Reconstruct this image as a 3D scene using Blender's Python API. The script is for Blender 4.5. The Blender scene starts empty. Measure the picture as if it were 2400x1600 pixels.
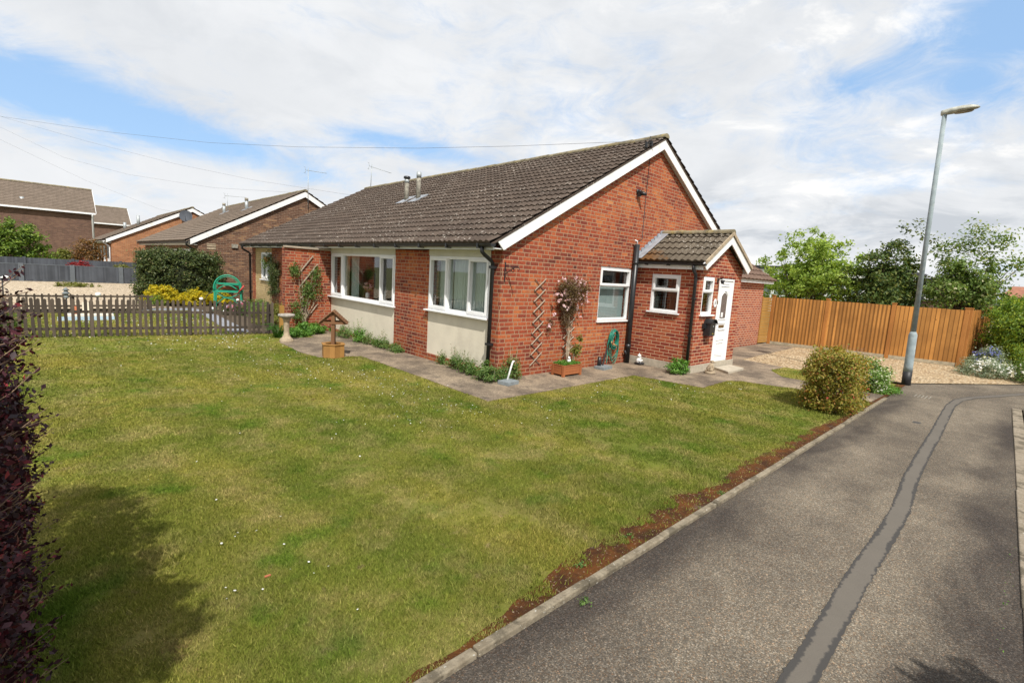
import bpy, math, random
import numpy as np
from mathutils import Vector, Matrix
rng = np.random.default_rng(7); random.seed(7)
D = bpy.data; S = bpy.context.scene; COL = S.collection
R = math.radians; PI = math.pi

# ------------------------------------------------------------------ camera
M = D.cameras.new('camera'); M.sensor_width = 36; M.lens = 17.474; M.clip_end = 2000; M.clip_start = 0.05
cam = D.objects.new('camera', M); COL.objects.link(cam); S.camera = cam
cy, sy = math.cos(R(46.5998)), math.sin(R(46.5998)); cp, sp = math.cos(R(7.7882)), math.sin(R(7.7882)); cr, sr = math.cos(R(-3.4349)), math.sin(R(-3.4349))
F = Vector((cp*cy, cp*sy, -sp)); Rt = Vector((sy, -cy, 0)); Dn = F.cross(Rt)
right = Rt*cr + Dn*sr; down = Dn*cr - Rt*sr
CAM = Vector((-5.911, -6.630, 1.938))
cam.matrix_world = Matrix(((right.x, -down.x, -F.x, CAM.x), (right.y, -down.y, -F.y, CAM.y), (right.z, -down.z, -F.z, CAM.z), (0, 0, 0, 1)))

# ------------------------------------------------------------------ node helpers
class NT:
    def __init__(s, nt): s.t = nt; nt.nodes.clear()
    def n(s, ty, **kw):
        o = s.t.nodes.new(ty)
        for k, v in kw.items(): setattr(o, k, v)
        return o
    def l(s, a, b): s.t.links.new(a, b)
    def put(s, sock, v):
        if isinstance(v, bpy.types.NodeSocket): s.l(v, sock)
        elif v is not None:
            if isinstance(v, (tuple, list)) and len(v) == 3 and sock.type == 'RGBA': v = (*v, 1)
            sock.default_value = v
    def m(s, op, a, b=None, c=None, clamp=False):
        o = s.n('ShaderNodeMath', operation=op, use_clamp=clamp)
        s.put(o.inputs[0], a); s.put(o.inputs[1], b); s.put(o.inputs[2], c)
        return o.outputs[0]
    def vm(s, op, a, b=None, out=0):
        o = s.n('ShaderNodeVectorMath', operation=op)
        s.put(o.inputs[0], a); s.put(o.inputs[1], b)
        return o.outputs[out]
    def mix(s, f, a, b, bt='MIX'):
        o = s.n('ShaderNodeMix', data_type='RGBA', blend_type=bt); o.clamp_factor = True
        s.put(o.inputs['Factor'], f); s.put(o.inputs[6], a); s.put(o.inputs[7], b)
        return o.outputs[2]
    def noise(s, v, scale, detail=4, rough=.55, out=0, dist=0):
        o = s.n('ShaderNodeTexNoise'); s.put(o.inputs['Vector'], v)
        o.inputs['Scale'].default_value = scale; o.inputs['Detail'].default_value = detail
        o.inputs['Roughness'].default_value = rough; o.inputs['Distortion'].default_value = dist
        return o.outputs[out]
    def vor(s, v, scale, feat='F1', out='Distance'):
        o = s.n('ShaderNodeTexVoronoi', feature=feat); s.put(o.inputs['Vector'], v); o.inputs['Scale'].default_value = scale
        return o.outputs[out]
    def ramp(s, f, stops, interp='LINEAR'):
        o = s.n('ShaderNodeValToRGB'); s.put(o.inputs[0], f); r = o.color_ramp; r.interpolation = interp
        while len(r.elements) < len(stops): r.elements.new(.5)
        for e, (p, c) in zip(r.elements, stops):
            e.position = p; e.color = (*c, 1) if isinstance(c, (tuple, list)) else (c, c, c, 1)
        return o.outputs[0]
    def sm(s, f, a, b, lo=0., hi=1.):
        o = s.n('ShaderNodeMapRange', interpolation_type='SMOOTHSTEP'); s.put(o.inputs[0], f)
        for i, v in zip((1, 2, 3, 4), (a, b, lo, hi)): o.inputs[i].default_value = v
        return o.outputs[0]
    def scl(s, v, sc):
        o = s.n('ShaderNodeMapping'); s.put(o.inputs[0], v); o.inputs['Scale'].default_value = sc
        return o.outputs[0]
    def pos(s): return s.n('ShaderNodeNewGeometry').outputs['Position']
    def uv(s): return s.n('ShaderNodeUVMap').outputs[0]
    def attr(s, name): return s.n('ShaderNodeAttribute', attribute_name=name).outputs['Fac']
    def bump(s, h, dist, st=1.):
        o = s.n('ShaderNodeBump'); s.put(o.inputs['Height'], h); o.inputs['Distance'].default_value = dist; o.inputs['Strength'].default_value = st
        return o.outputs[0]
    def pbsdf(s, col, rough=.8, normal=None, metal=0., spec=.4):
        o = s.n('ShaderNodeBsdfPrincipled'); s.put(o.inputs['Base Color'], col); s.put(o.inputs['Roughness'], rough)
        s.put(o.inputs['Metallic'], metal); s.put(o.inputs['Specular IOR Level'], spec)
        if normal is not None: s.l(normal, o.inputs['Normal'])
        return o.outputs[0]
    def out(s, sh): o = s.n('ShaderNodeOutputMaterial'); s.l(sh, o.inputs[0])

def newmat(name):
    m = D.materials.new(name); m.use_nodes = True
    return m, NT(m.node_tree)

def plain(name, c, rough=.6, var=.15, scale=6., metal=0., spec=.4, bump=0., dirt=None, dirtscale=2.):
    m, t = newmat(name); p = t.pos()
    f = t.noise(p, scale, 5)
    col = t.mix(t.sm(f, .3, .7), tuple(x*(1-var) for x in c), tuple(min(1, x*(1+var)) for x in c))
    if dirt: col = t.mix(t.sm(t.noise(p, dirtscale, 8, .7), .5, .72, 0, .8), col, dirt)
    t.out(t.pbsdf(col, rough, t.bump(t.noise(p, scale*8, 4), bump) if bump else None, metal, spec)); return m

def brick(name, stops, mortar, bond='flemish', patch=None, mw=.0055, big=.4, mottle=.3):
    m, t = newmat(name); sx = t.n('ShaderNodeSeparateXYZ'); t.l(t.uv(), sx.inputs[0]); u, v = sx.outputs[0], sx.outputs[1]
    P = .3375 if bond == 'flemish' else .225
    vv = t.m('DIVIDE', v, .075); row = t.m('FLOOR', vv); fv = t.m('FRACT', vv)
    half = t.m('MULTIPLY', t.m('MODULO', t.m('ADD', row, 400), 2), .5)
    wn = t.n('ShaderNodeTexWhiteNoise', noise_dimensions='1D'); t.l(row, wn.inputs['W'])
    jit = t.m('MULTIPLY', t.m('SUBTRACT', wn.outputs[0], .5), .12 if bond == 'stretcher' else .3)
    uu = t.m('ADD', t.m('ADD', t.m('DIVIDE', u, P), half), jit); cell = t.m('FLOOR', uu); fu = t.m('FRACT', uu)
    if bond == 'flemish':
        du = t.m('MINIMUM', t.m('MINIMUM', fu, t.m('ABSOLUTE', t.m('SUBTRACT', fu, .6667))), t.m('SUBTRACT', 1, fu))
        idc = t.m('ADD', t.m('MULTIPLY', cell, 2), t.m('GREATER_THAN', fu, .6667))
    else:
        du = t.m('MINIMUM', fu, t.m('SUBTRACT', 1, fu)); idc = cell
    dv = t.m('MULTIPLY', t.m('MINIMUM', fv, t.m('SUBTRACT', 1, fv)), .075)
    e = t.m('MINIMUM', t.m('MULTIPLY', du, P), dv)
    p = t.pos()
    e = t.m('ADD', e, t.m('MULTIPLY', t.m('SUBTRACT', t.noise(p, 60, 2), .5), .003))
    mk = t.sm(e, mw-.001, mw+.0015)
    cx = t.n('ShaderNodeCombineXYZ'); t.l(idc, cx.inputs[0]); t.l(row, cx.inputs[1])
    w = t.n('ShaderNodeTexWhiteNoise', noise_dimensions='2D'); t.l(cx.outputs[0], w.inputs['Vector'])
    val = t.m('ADD', t.m('MULTIPLY', w.outputs[0], 1-big), t.m('MULTIPLY', t.sm(t.noise(p, .75, 4), .3, .7), big))
    col = t.ramp(val, stops)
    col = t.mix(mottle, col, t.ramp(t.noise(p, 28, 4, .7), [(.3, (.12, .05, .035)), (.5, (.5, .5, .5)), (.72, (1, .75, .6))]), 'OVERLAY')
    if patch: col = t.mix(t.sm(t.noise(p, 1.6, 6, .65), .56, .68, 0, .55), col, patch)
    zz = t.n('ShaderNodeSeparateXYZ'); t.l(p, zz.inputs[0])
    grime = t.m('MULTIPLY', t.sm(zz.outputs[2], .05, .75, 1, 0), t.sm(t.noise(p, 3.5, 6, .7), .35, .6, .15, .65))   # damp, mossy lowest courses
    col = t.mix(grime, col, t.mix(1, col, (.60, .62, .62), 'MULTIPLY'))
    col = t.mix(t.sm(t.noise(t.scl(p, (1, 1, .35)), 2.1, 6, .65), .4, .7, 0, .4), col, t.mix(1, col, (.68, .64, .64), 'MULTIPLY'))
    mc = t.mix(t.noise(p, 9, 4), tuple(x*.7 for x in mortar), tuple(x*1.2 for x in mortar))
    t.out(t.pbsdf(t.mix(mk, mc, col), .9, t.bump(t.m('ADD', mk, t.m('MULTIPLY', t.noise(p, 90, 3), .3)), .005, .8), 0, .2)); return m

def tilemat(name, c1, c2, lichen, amt=.62, moss=None):
    m, t = newmat(name); p = t.pos(); uv = t.uv(); sx = t.n('ShaderNodeSeparateXYZ'); t.l(uv, sx.inputs[0])
    cx = t.n('ShaderNodeCombineXYZ'); t.l(t.m('FLOOR', t.m('DIVIDE', sx.outputs[0], .3)), cx.inputs[0]); t.l(t.m('FLOOR', t.m('DIVIDE', sx.outputs[1], .28)), cx.inputs[1])
    w = t.n('ShaderNodeTexWhiteNoise', noise_dimensions='2D'); t.l(cx.outputs[0], w.inputs['Vector'])
    col = t.mix(t.m('ADD', t.m('MULTIPLY', w.outputs[0], .5), t.m('MULTIPLY', t.noise(p, 3, 6, .7), .6)), c1, c2)
    col = t.mix(t.sm(t.noise(p, 26, 5, .7), .45, .7, 0, .55), col, tuple(x*.45 for x in c1))
    s1 = t.scl(uv, (34, 13, 1))
    lic = t.sm(t.noise(s1, 1, 3, .6), amt, amt+.05)
    lic = t.m('MULTIPLY', lic, t.sm(t.noise(p, 1.1, 3), .38, .58))
    lic2 = t.sm(t.noise(p, 50, 3, .6), .68, .75, 0, .6)
    col = t.mix(t.m('MAXIMUM', lic, lic2), col, lichen)
    if moss:
        mf = t.m('ADD', t.m('ADD', t.m('MULTIPLY', sx.outputs[0], .8), t.m('MULTIPLY', sx.outputs[1], .8)), t.m('MULTIPLY', t.noise(p, 6, 5, .7), 1.2))
        col = t.mix(t.sm(mf, .95, 1.35, .9, 0), col, moss)
    t.out(t.pbsdf(col, .95, t.bump(t.noise(p, 70, 4), .006, .6), 0, .15)); return m

def woodmat(name, c1, c2, board=None, axis='z', rough=.75, knots=True, var=.25, edge=False):
    """planks: colour changes from board to board across the UV's u, grain along v"""
    m, t = newmat(name); p = t.pos(); uv = t.uv(); sx = t.n('ShaderNodeSeparateXYZ'); t.l(uv, sx.inputs[0])
    col = t.mix(t.noise(t.scl(uv, (60, 3, 1)), 1, 5, .65), c1, c2)
    col = t.mix(t.sm(t.noise(p, 1.3, 4), .35, .7, 0, .5), col, tuple(x*.62 for x in c1))
    if board:
        w = t.n('ShaderNodeTexWhiteNoise', noise_dimensions='1D'); t.l(t.m('FLOOR', t.m('DIVIDE', sx.outputs[0], board)), w.inputs['W'])
        col = t.mix(w.outputs[0], t.mix(1, col, (1-var, 1-var, 1-var), 'MULTIPLY'), t.mix(1, col, (1+var*.6,)*3, 'MULTIPLY'))
    if edge: col = t.mix(t.sm(t.m('FRACT', t.m('DIVIDE', t.m('ADD', sx.outputs[0], .0005), .1)), .21, .30, .75, 0), col, tuple(x*.3 for x in c1))
    if knots: col = t.mix(t.sm(t.vor(t.scl(uv, (9, 3.1, 1)), 1), .04, .1, .75, 0), col, tuple(x*.35 for x in c1))
    t.out(t.pbsdf(col, rough, t.bump(t.noise(t.scl(uv, (60, 3, 1)), 1, 5), .003, .6), 0, .3)); return m

def leafmat(name, stops, trans=.35, gloss=.35, patch=None):
    m, t = newmat(name); f = t.attr('rnd')
    col = t.ramp(f, stops)
    if patch: col = t.mix(t.sm(t.noise(t.pos(), patch[1], 3), .42, .62, 0, .8), col, patch[0])
    a = t.n('ShaderNodeBsdfPrincipled'); t.put(a.inputs['Base Color'], col); a.inputs['Roughness'].default_value = .55; a.inputs['Specular IOR Level'].default_value = gloss
    b = t.n('ShaderNodeBsdfTranslucent'); t.put(b.inputs[0], t.mix(1, col, (1.35, 1.3, .6), 'MULTIPLY'))
    mx = t.n('ShaderNodeMixShader'); mx.inputs[0].default_value = trans; t.l(a.outputs[0], mx.inputs[1]); t.l(b.outputs[0], mx.inputs[2])
    t.out(mx.outputs[0]); return m

def glassmat(name, refl=.12, tint=(.95, .975, .97), base=.0):
    m, t = newmat(name); lw = t.n('ShaderNodeLayerWeight'); lw.inputs[0].default_value = .5; fr = t.m('ADD', t.m('MULTIPLY', t.m('POWER', lw.outputs['Facing'], 5), .95), .05)
    tr = t.n('ShaderNodeBsdfTransparent'); tr.inputs[0].default_value = (*tint, 1)
    gl = t.n('ShaderNodeBsdfGlossy'); gl.inputs['Roughness'].default_value = .01
    mx = t.n('ShaderNodeMixShader'); t.l(t.m('ADD', t.m('MULTIPLY', fr, 1.0), refl, clamp=True), mx.inputs[0]); t.l(tr.outputs[0], mx.inputs[1]); t.l(gl.outputs[0], mx.inputs[2])
    t.out(mx.outputs[0]); return m

# ------------------------------------------------------------------ materials
MT = {}
RED = [(0, (.10, .034, .026)), (.2, (.19, .046, .030)), (.45, (.300, .068, .033)), (.7, (.385, .102, .041)), (.9, (.455, .155, .056)), (1, (.50, .215, .09))]
MT['brick'] = brick('red_brick', RED, (.38, .24, .15), patch=(.22, .07, .045), mw=.0070, big=.46, mottle=.42)
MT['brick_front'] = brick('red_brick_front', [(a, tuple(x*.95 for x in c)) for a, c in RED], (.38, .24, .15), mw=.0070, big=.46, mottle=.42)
MT['brick_porch'] = brick('porch_brick', [(0, (.15, .036, .026)), (.3, (.25, .052, .032)), (.6, (.34, .078, .040)), (1, (.41, .13, .06))], (.56, .37, .235), 'stretcher', mw=.0065, big=.2)
MT['brick_ext'] = brick('extension_brick', [(0, (.25, .058, .036)), (.5, (.34, .085, .045)), (1, (.42, .125, .06))], (.52, .38, .27), 'stretcher', big=.15, mottle=.2, mw=.0085)
MT['brick_brown'] = brick('brown_brick', [(0, (.085, .045, .03)), (.35, (.13, .070, .045)), (.75, (.18, .095, .058)), (1, (.30, .18, .095))], (.24, .175, .125), 'stretcher', big=.08, mw=.007)
MT['brick_orange'] = brick('orange_brick', [(0, (.27, .10, .045)), (.5, (.36, .16, .07)), (1, (.50, .22, .10))], (.36, .26, .18), 'stretcher', big=.3)
MT['brick_dark'] = brick('dark_brown_brick', [(0, (.10, .06, .042)), (.5, (.15, .085, .06)), (1, (.20, .12, .08))], (.17, .13, .11), 'stretcher', big=.3)
MT['yellow_stone'] = brick('yellow_stone', [(0, (.42, .31, .15)), (.5, (.52, .40, .20)), (1, (.60, .47, .26))], (.30, .22, .12), 'stretcher', big=.3)
MT['tile'] = tilemat('roof_tile', (.056, .042, .034), (.118, .089, .070), (.42, .38, .33), .60)
MT['tile_porch'] = tilemat('porch_tile', (.075, .062, .045), (.145, .118, .088), (.50, .46, .40), .60, (.12, .055, .018))
MT['tile_ext'] = tilemat('extension_tile', (.12, .075, .055), (.18, .12, .09), (.3, .25, .2), .75)
MT['tile_far'] = tilemat('far_tile', (.14, .11, .085), (.21, .165, .13), (.36, .32, .27), .66)
MT['ridge'] = plain('ridge_tile', (.20, .17, .11), .95, .35, 9, dirt=(.33, .25, .08), dirtscale=4, bump=.004)
MT['upvc'] = plain('white_plastic', (.80, .80, .80), .35, .03, 3)
MT['white'] = plain('white_paint', (.80, .80, .79), .5, .04, 3, dirt=(.62, .61, .55), dirtscale=3)
MT['cream'] = plain('cream_render', (.66, .60, .48), .85, .05, 2.5, bump=.002, dirt=(.56, .50, .40), dirtscale=1.4)
MT['beam'] = plain('cream_board', (.58, .56, .48), .7, .05, 3)
MT['soffit'] = plain('soffit_paint', (.66, .66, .63), .7, .05, 3, dirt=(.4, .41, .36), dirtscale=5)
MT['black'] = plain('black_plastic', (.018, .019, .021), .38, .2, 8, spec=.5)
MT['blackmetal'] = plain('black_metal', (.02, .02, .022), .5, .2, 8)
MT['lead'] = plain('lead_flashing', (.30, .32, .35), .6, .15, 8, metal=.2)
MT['flue'] = plain('weathered_flue', (.24, .22, .18), .85, .35, 12, dirt=(.36, .34, .28), dirtscale=9)
MT['galv'] = plain('galvanised_metal', (.40, .43, .44), .5, .12, 12, metal=.35, dirt=(.30, .32, .30), dirtscale=6)
MT['lamppost'] = plain('lamp_post_paint', (.25, .30, .315), .8, .12, 8, metal=.0, dirt=(.42, .46, .44), dirtscale=7)
MT['lamphead'] = plain('lamp_head_paint', (.42, .42, .36), .6, .25, 10, dirt=(.16, .14, .09), dirtscale=6)
MT['lampglass'] = plain('lamp_bowl', (.30, .27, .22), .3, .2, 10)
MT['concrete'] = None
MT['stone'] = plain('weathered_stone', (.38, .30, .205), .95, .2, 14, bump=.006, dirt=(.20, .17, .13), dirtscale=10)
MT['stone_grey'] = plain('grey_stone', (.33, .30, .26), .95, .25, 18, bump=.005, dirt=(.15, .14, .11), dirtscale=14)
MT['block'] = plain('grey_block', (.20, .225, .235), .9, .15, 20, bump=.003)
MT['slabstep'] = plain('step_concrete', (.42, .37, .29), .95, .12, 9, bump=.004, dirt=(.25, .22, .17), dirtscale=5)
MT['wood_well'] = woodmat('well_wood', (.33, .16, .045), (.43, .23, .07), .12)
MT['wood_dark'] = woodmat('brown_stained_wood', (.16, .075, .035), (.22, .11, .05), None, knots=False)
MT['wood_planter'] = woodmat('planter_wood', (.30, .095, .035), (.42, .15, .055), None, knots=False)
MT['picket'] = woodmat('weathered_picket_wood', (.060, .044, .033), (.125, .098, .076), .105, knots=False, var=.45)
MT['fence'] = woodmat('orange_fence_wood', (.38, .16, .035), (.60, .29, .075), .1, var=.32, edge=True)
MT['fencepost'] = woodmat('orange_post_wood', (.36, .145, .035), (.50, .22, .06), None)
MT['gatewood'] = woodmat('gate_wood', (.33, .17, .04), (.42, .23, .06), None, knots=False)
MT['gravelboard'] = plain('gravel_board', (.36, .31, .22), .9, .2, 9)
MT['greypost'] = plain('grey_post_paint', (.105, .120, .135), .7, .1, 6)
MT['greyfence'] = woodmat('grey_fence_paint', (.060, .068, .082), (.085, .094, .11), .12, knots=False, var=.3)
MT['trellis'] = woodmat('silvered_wood', (.36, .29, .22), (.50, .42, .33), None, knots=False)
MT['trellis_dark'] = plain('dark_slat', (.10, .07, .055), .8, .3, 12)
MT['bark'] = plain('bark', (.14, .10, .07), .95, .35, 14, bump=.01)
MT['core_shade'] = plain('hedge_core_shade', (.022, .028, .010), 1, .4, 20, bump=.02)  # near-black colour standing in for the shade deep inside the hedges
MT['twig'] = plain('twig', (.20, .13, .085), .9, .3, 20)
MT['stem'] = plain('climber_stem', (.30, .24, .17), .9, .3, 20)
MT['hose'] = plain('green_hose', (.015, .19, .13), .4, .25, 10, spec=.5)
MT['brass'] = plain('brass', (.45, .26, .10), .4, .2, 20, metal=.5)
MT['mangle'] = plain('green_iron', (.012, .26, .15), .45, .12, 8, spec=.5)
MT['redpaint'] = plain('red_paint', (.42, .04, .035), .5, .15, 8)
MT['whiteceramic'] = plain('white_ceramic', (.72, .72, .70), .4, .12, 20, dirt=(.3, .3, .28), dirtscale=14)
MT['bluetrim'] = plain('pale_blue_paint', (.42, .55, .66), .6, .1, 8)
MT['terracotta'] = plain('terracotta', (.40, .13, .06), .8, .15, 8)
MT['lawnslab'] = plain('pale_grey_slab', (.24, .25, .28), .9, .15, 5)
MT['interior'] = plain('interior_wall', (.10, .085, .07), .9, .2, 2)
MT['flatwhite'] = plain('white_cladding', (.72, .73, .72), .6, .05, 1)
MT['darkroof'] = plain('black_roofing', (.02, .02, .024), .7, .2, 1)
MT['redroof'] = plain('red_roof', (.30, .13, .08), .9, .2, 2)
MT['glass'] = glassmat('window_glass', .035)
MT['glass_dark'] = plain('far_glass', (.035, .045, .05), .12, .3, 1.5, spec=.8)
MT['greenish'] = plain('green_panel', (.13, .17, .14), .4, .3, .8)
MT['wire'] = plain('overhead_cable', (.16, .16, .17), .6, .1, 5)
MT['cable'] = plain('cable', (.05, .05, .055), .6, .1, 5)
MT['gold'] = plain('gold_paint', (.5, .38, .08), .4, .1, 8, metal=.3)
MT['bronze'] = plain('antique_brass', (.20, .12, .05), .4, .15, 20, metal=.4)

def curtainmat(name, c, k, tr=.0):
    m, t = newmat(name); sx = t.n('ShaderNodeSeparateXYZ'); t.l(t.uv(), sx.inputs[0])
    w = t.m('SINE', t.m('MULTIPLY', sx.outputs[0], k)); w2 = t.noise(t.scl(t.uv(), (k/3, .6, 1)), 1, 2)
    t.out(t.pbsdf(t.mix(w2, tuple(x*.72 for x in c), c), .9, t.bump(w, .02, .6), 0, .1)); return m
MT['blind'] = curtainmat('vertical_blind', (.50, .56, .52), 75)
MT['blind2'] = curtainmat('net_curtain', (.34, .40, .40), 1)
MT['curtain'] = curtainmat('side_curtain', (.42, .47, .44), 45)
MT['stripes'] = curtainmat('beige_blind', (.50, .42, .28), 60)

def mat_tarmac():
    m, t = newmat('tarmac'); p = t.pos(); sp = t.n('ShaderNodeSeparateXYZ'); t.l(p, sp.inputs[0])
    vc = t.n('ShaderNodeTexVoronoi'); t.put(vc.inputs['Vector'], p); vc.inputs['Scale'].default_value = 150
    sx = t.n('ShaderNodeSeparateColor'); t.l(vc.outputs['Color'], sx.inputs[0])
    big = t.sm(t.noise(t.scl(p, (.8, 1.5, 1)), .75, 6, .62, dist=.5), .34, .66)
    y = t.m('ADD', sp.outputs[1], t.m('MULTIPLY', t.m('SUBTRACT', t.noise(p, 1.4, 5), .5), .45))
    edge = t.m('MINIMUM', t.sm(y, -5.02, -5.32), t.sm(y, -6.52, -6.22))   # foot and tyre worn middle, dirty margins
    far = t.sm(sp.outputs[0], 6.2, 7.6); edge = t.m('MAXIMUM', edge, far)
    f = t.m('ADD', t.m('MULTIPLY', big, .50), t.m('MULTIPLY', edge, .50)); f = t.m('MULTIPLY', f, t.sm(t.noise(p, 3.2, 5, .6), .2, .7, .7, 1.05))
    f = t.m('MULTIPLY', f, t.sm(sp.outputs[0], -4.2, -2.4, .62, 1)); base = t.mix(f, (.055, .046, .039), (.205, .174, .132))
    st = t.ramp(sx.outputs[0], [(0, .50), (.5, .80), (.8, 1.1), (.95, 1.5), (1, 2.1)])
    tint = t.ramp(sx.outputs[1], [(0, (.97, 1, 1.03)), (.6, (1, 1, 1)), (.92, (1.1, .98, .86)), (1, (1.2, .88, .7))])
    col = t.mix(1, t.mix(1, base, st, 'MULTIPLY'), tint, 'MULTIPLY')
    t.out(t.pbsdf(col, .92, t.bump(t.m('SUBTRACT', 1, vc.outputs['Distance']), .004, .7), 0, .2)); return m
MT['tarmac'] = mat_tarmac()
def mat_patch():
    m, t = newmat('trench_repair'); p = t.pos(); sx = t.n('ShaderNodeSeparateXYZ'); t.l(t.uv(), sx.inputs[0])
    e = t.m('MULTIPLY', t.m('ABSOLUTE', t.m('SUBTRACT', sx.outputs[1], .5)), 2)
    col = t.mix(t.noise(p, 3, 6, .7), (.085, .076, .064), (.138, .123, .102))
    col = t.mix(t.m('MULTIPLY', t.noise(p, 180, 2), .5), col, (.165, .14, .115))
    f = t.m('ADD', t.m('ADD', e, t.m('MULTIPLY', t.m('SUBTRACT', t.noise(p, 12, 6, .7), .5), .9)), t.m('MULTIPLY', t.m('SUBTRACT', t.noise(t.vm('ADD', p, (5, 2, 0)), 1.6, 3), .5), 1.1))
    col = t.mix(t.sm(f, .62, .82, 0, .95), col, (.050, .047, .044))
    t.out(t.pbsdf(col, .9, t.bump(t.noise(p, 120, 4), .004, .6), 0, .25)); return m
MT['patch'] = mat_patch()
MT['bitumen'] = plain('bitumen_seal', (.048, .048, .050), .8, .3, 20)

def mat_slab():
    m, t = newmat('path_concrete'); p = t.pos()
    col = t.mix(t.sm(t.noise(p, 1.1, 7, .7), .36, .64), (.125, .098, .074), (.30, .235, .165))
    col = t.mix(t.sm(t.noise(p, 2.6, 8, .72), .52, .68, 0, .75), col, (.085, .070, .058))
    vc = t.n('ShaderNodeTexVoronoi'); t.put(vc.inputs['Vector'], p); vc.inputs['Scale'].default_value = 70
    sx = t.n('ShaderNodeSeparateColor'); t.l(vc.outputs['Color'], sx.inputs[0])
    col = t.mix(1, col, t.ramp(sx.outputs[0], [(0, .72), (.6, 1), (.94, 1.15), (1, 1.8)]), 'MULTIPLY')
    col = t.mix(t.sm(t.noise(p, 34, 3), .7, .73, 0, .8), col, (.05, .045, .035))
    t.out(t.pbsdf(col, .95, t.bump(t.noise(p, 60, 5), .006, .7), 0, .2)); return m
MT['concrete'] = mat_slab()
def mat_gravel(name, c1, c2, c3, sc):
    m, t = newmat(name); p = t.pos()
    vc = t.n('ShaderNodeTexVoronoi'); t.put(vc.inputs['Vector'], p); vc.inputs['Scale'].default_value = sc
    sx = t.n('ShaderNodeSeparateColor'); t.l(vc.outputs['Color'], sx.inputs[0])
    col = t.ramp(sx.outputs[0], [(0, c1), (.5, c2), (1, c3)])
    col = t.mix(t.sm(vc.outputs['Distance'], .35, .75, 0, .75), col, tuple(x*.3 for x in c1))
    col = t.mix(t.sm(t.noise(p, .8, 5), .4, .7, 0, .35), col, c1)
    t.out(t.pbsdf(col, .9, t.bump(t.m('SUBTRACT', 1, vc.outputs['Distance']), .03, 1), 0, .2)); return m
MT['gravel'] = mat_gravel('golden_gravel', (.36, .24, .13), (.56, .42, .25), (.72, .60, .42), 22)
MT['gravel_pale'] = mat_gravel('pale_gravel', (.46, .36, .24), (.62, .50, .36), (.74, .64, .50), 16)

def lawncol(t, p):
    a = t.noise(p, .38, 6, .62); b = t.noise(p, 2.2, 6, .65); c = t.noise(p, 11, 4, .6)
    col = t.mix(t.sm(a, .28, .72), (.155, .212, .034), (.300, .280, .060))
    col = t.mix(t.sm(b, .42, .70, 0, .75), col, (.36, .315, .12))
    col = t.mix(t.sm(t.noise(t.vm('ADD', p, (7, 3, 0)), 1.3, 5, .6), .52, .70, 0, .8), col, (.105, .195, .022))
    col = t.mix(t.sm(c, .60, .76, 0, .7), col, (.30, .25, .12))
    col = t.mix(t.sm(t.noise(t.vm('ADD', p, (3, 9, 0)), 1.7, 7, .72), .62, .72, 0, .6), col, (.20, .125, .065))
    sx = t.n('ShaderNodeSeparateXYZ'); t.l(p, sx.inputs[0]); w = t.m('ADD', t.m('MULTIPLY', sx.outputs[0], 6.2), t.m('ADD', t.m('MULTIPLY', sx.outputs[1], .9), t.m('MULTIPLY', t.noise(p, .5, 3), 4)))
    col = t.mix(t.sm(t.m('SINE', w), -.4, .4), t.mix(1, col, (.93, .95, .93), 'MULTIPLY'), t.mix(1, col, (1.07, 1.05, 1.05), 'MULTIPLY'))
    return col
def mat_lawn():
    m, t = newmat('lawn_ground'); p = t.pos()
    col = t.mix(1, lawncol(t, p), (.75, .70, .7), 'MULTIPLY')
    t.out(t.pbsdf(col, 1, t.bump(t.noise(p, 40, 6, .75), .03, .8), 0, .1)); return m
MT['lawn'] = mat_lawn()
def mat_blade():
    m, t = newmat('grass_blade'); p = t.pos()
    col = t.mix(1, lawncol(t, p), t.ramp(t.attr('rnd'), [(0, (.62, .66, .6)), (.5, (1, 1, 1)), (.85, (1.22, 1.18, 1.2)), (1, (1.65, 1.42, 1.9))]), 'MULTIPLY')
    a = t.n('ShaderNodeBsdfDiffuse'); t.put(a.inputs[0], col); b = t.n('ShaderNodeBsdfTranslucent'); t.put(b.inputs[0], col)
    mx = t.n('ShaderNodeMixShader'); mx.inputs[0].default_value = .35; t.l(a.outputs[0], mx.inputs[1]); t.l(b.outputs[0], mx.inputs[2])
    t.out(mx.outputs[0]); return m
MT['blade'] = mat_blade()
def mat_moss():
    m, t = newmat('moss_and_soil'); p = t.pos()
    col = t.mix(t.sm(t.noise(p, 4, 7, .7), .35, .65), (.050, .024, .013), (.135, .052, .016))
    col = t.mix(t.sm(t.noise(p, 1.5, 5, .6), .58, .7, 0, .7), col, (.17, .14, .12))
    col = t.mix(t.sm(t.noise(p, 48, 3), .62, .68, 0, .8), col, (.34, .26, .17))
    t.out(t.pbsdf(col, .98, t.bump(t.noise(p, 45, 6, .75), .02, 1), 0, .1)); return m
MT['moss'] = mat_moss()
MT['soil'] = plain('dark_soil', (.10, .075, .05), 1, .4, 12, bump=.02, dirt=(.16, .12, .08), dirtscale=6)
def mat_kerb(name, c, c2):
    m, t = newmat(name); p = t.pos(); col = t.mix(t.sm(t.noise(p, 11, 6, .7), .35, .65), c, c2)
    col = t.mix(t.sm(t.noise(p, 3.5, 6, .7), .48, .60, 0, .8), col, (.10, .085, .06)); col = t.mix(t.sm(t.noise(p, 38, 3), .66, .70, 0, .8), col, (.5, .48, .42))
    t.out(t.pbsdf(col, .95, t.bump(t.noise(p, 35, 6, .75), .015, 1), 0, .15)); return m
MT['kerb'] = mat_kerb('kerb_concrete', (.30, .255, .185), (.20, .165, .115))
MT['kerb2'] = mat_kerb('kerb_concrete_right', (.30, .25, .19), (.24, .20, .145))
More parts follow.
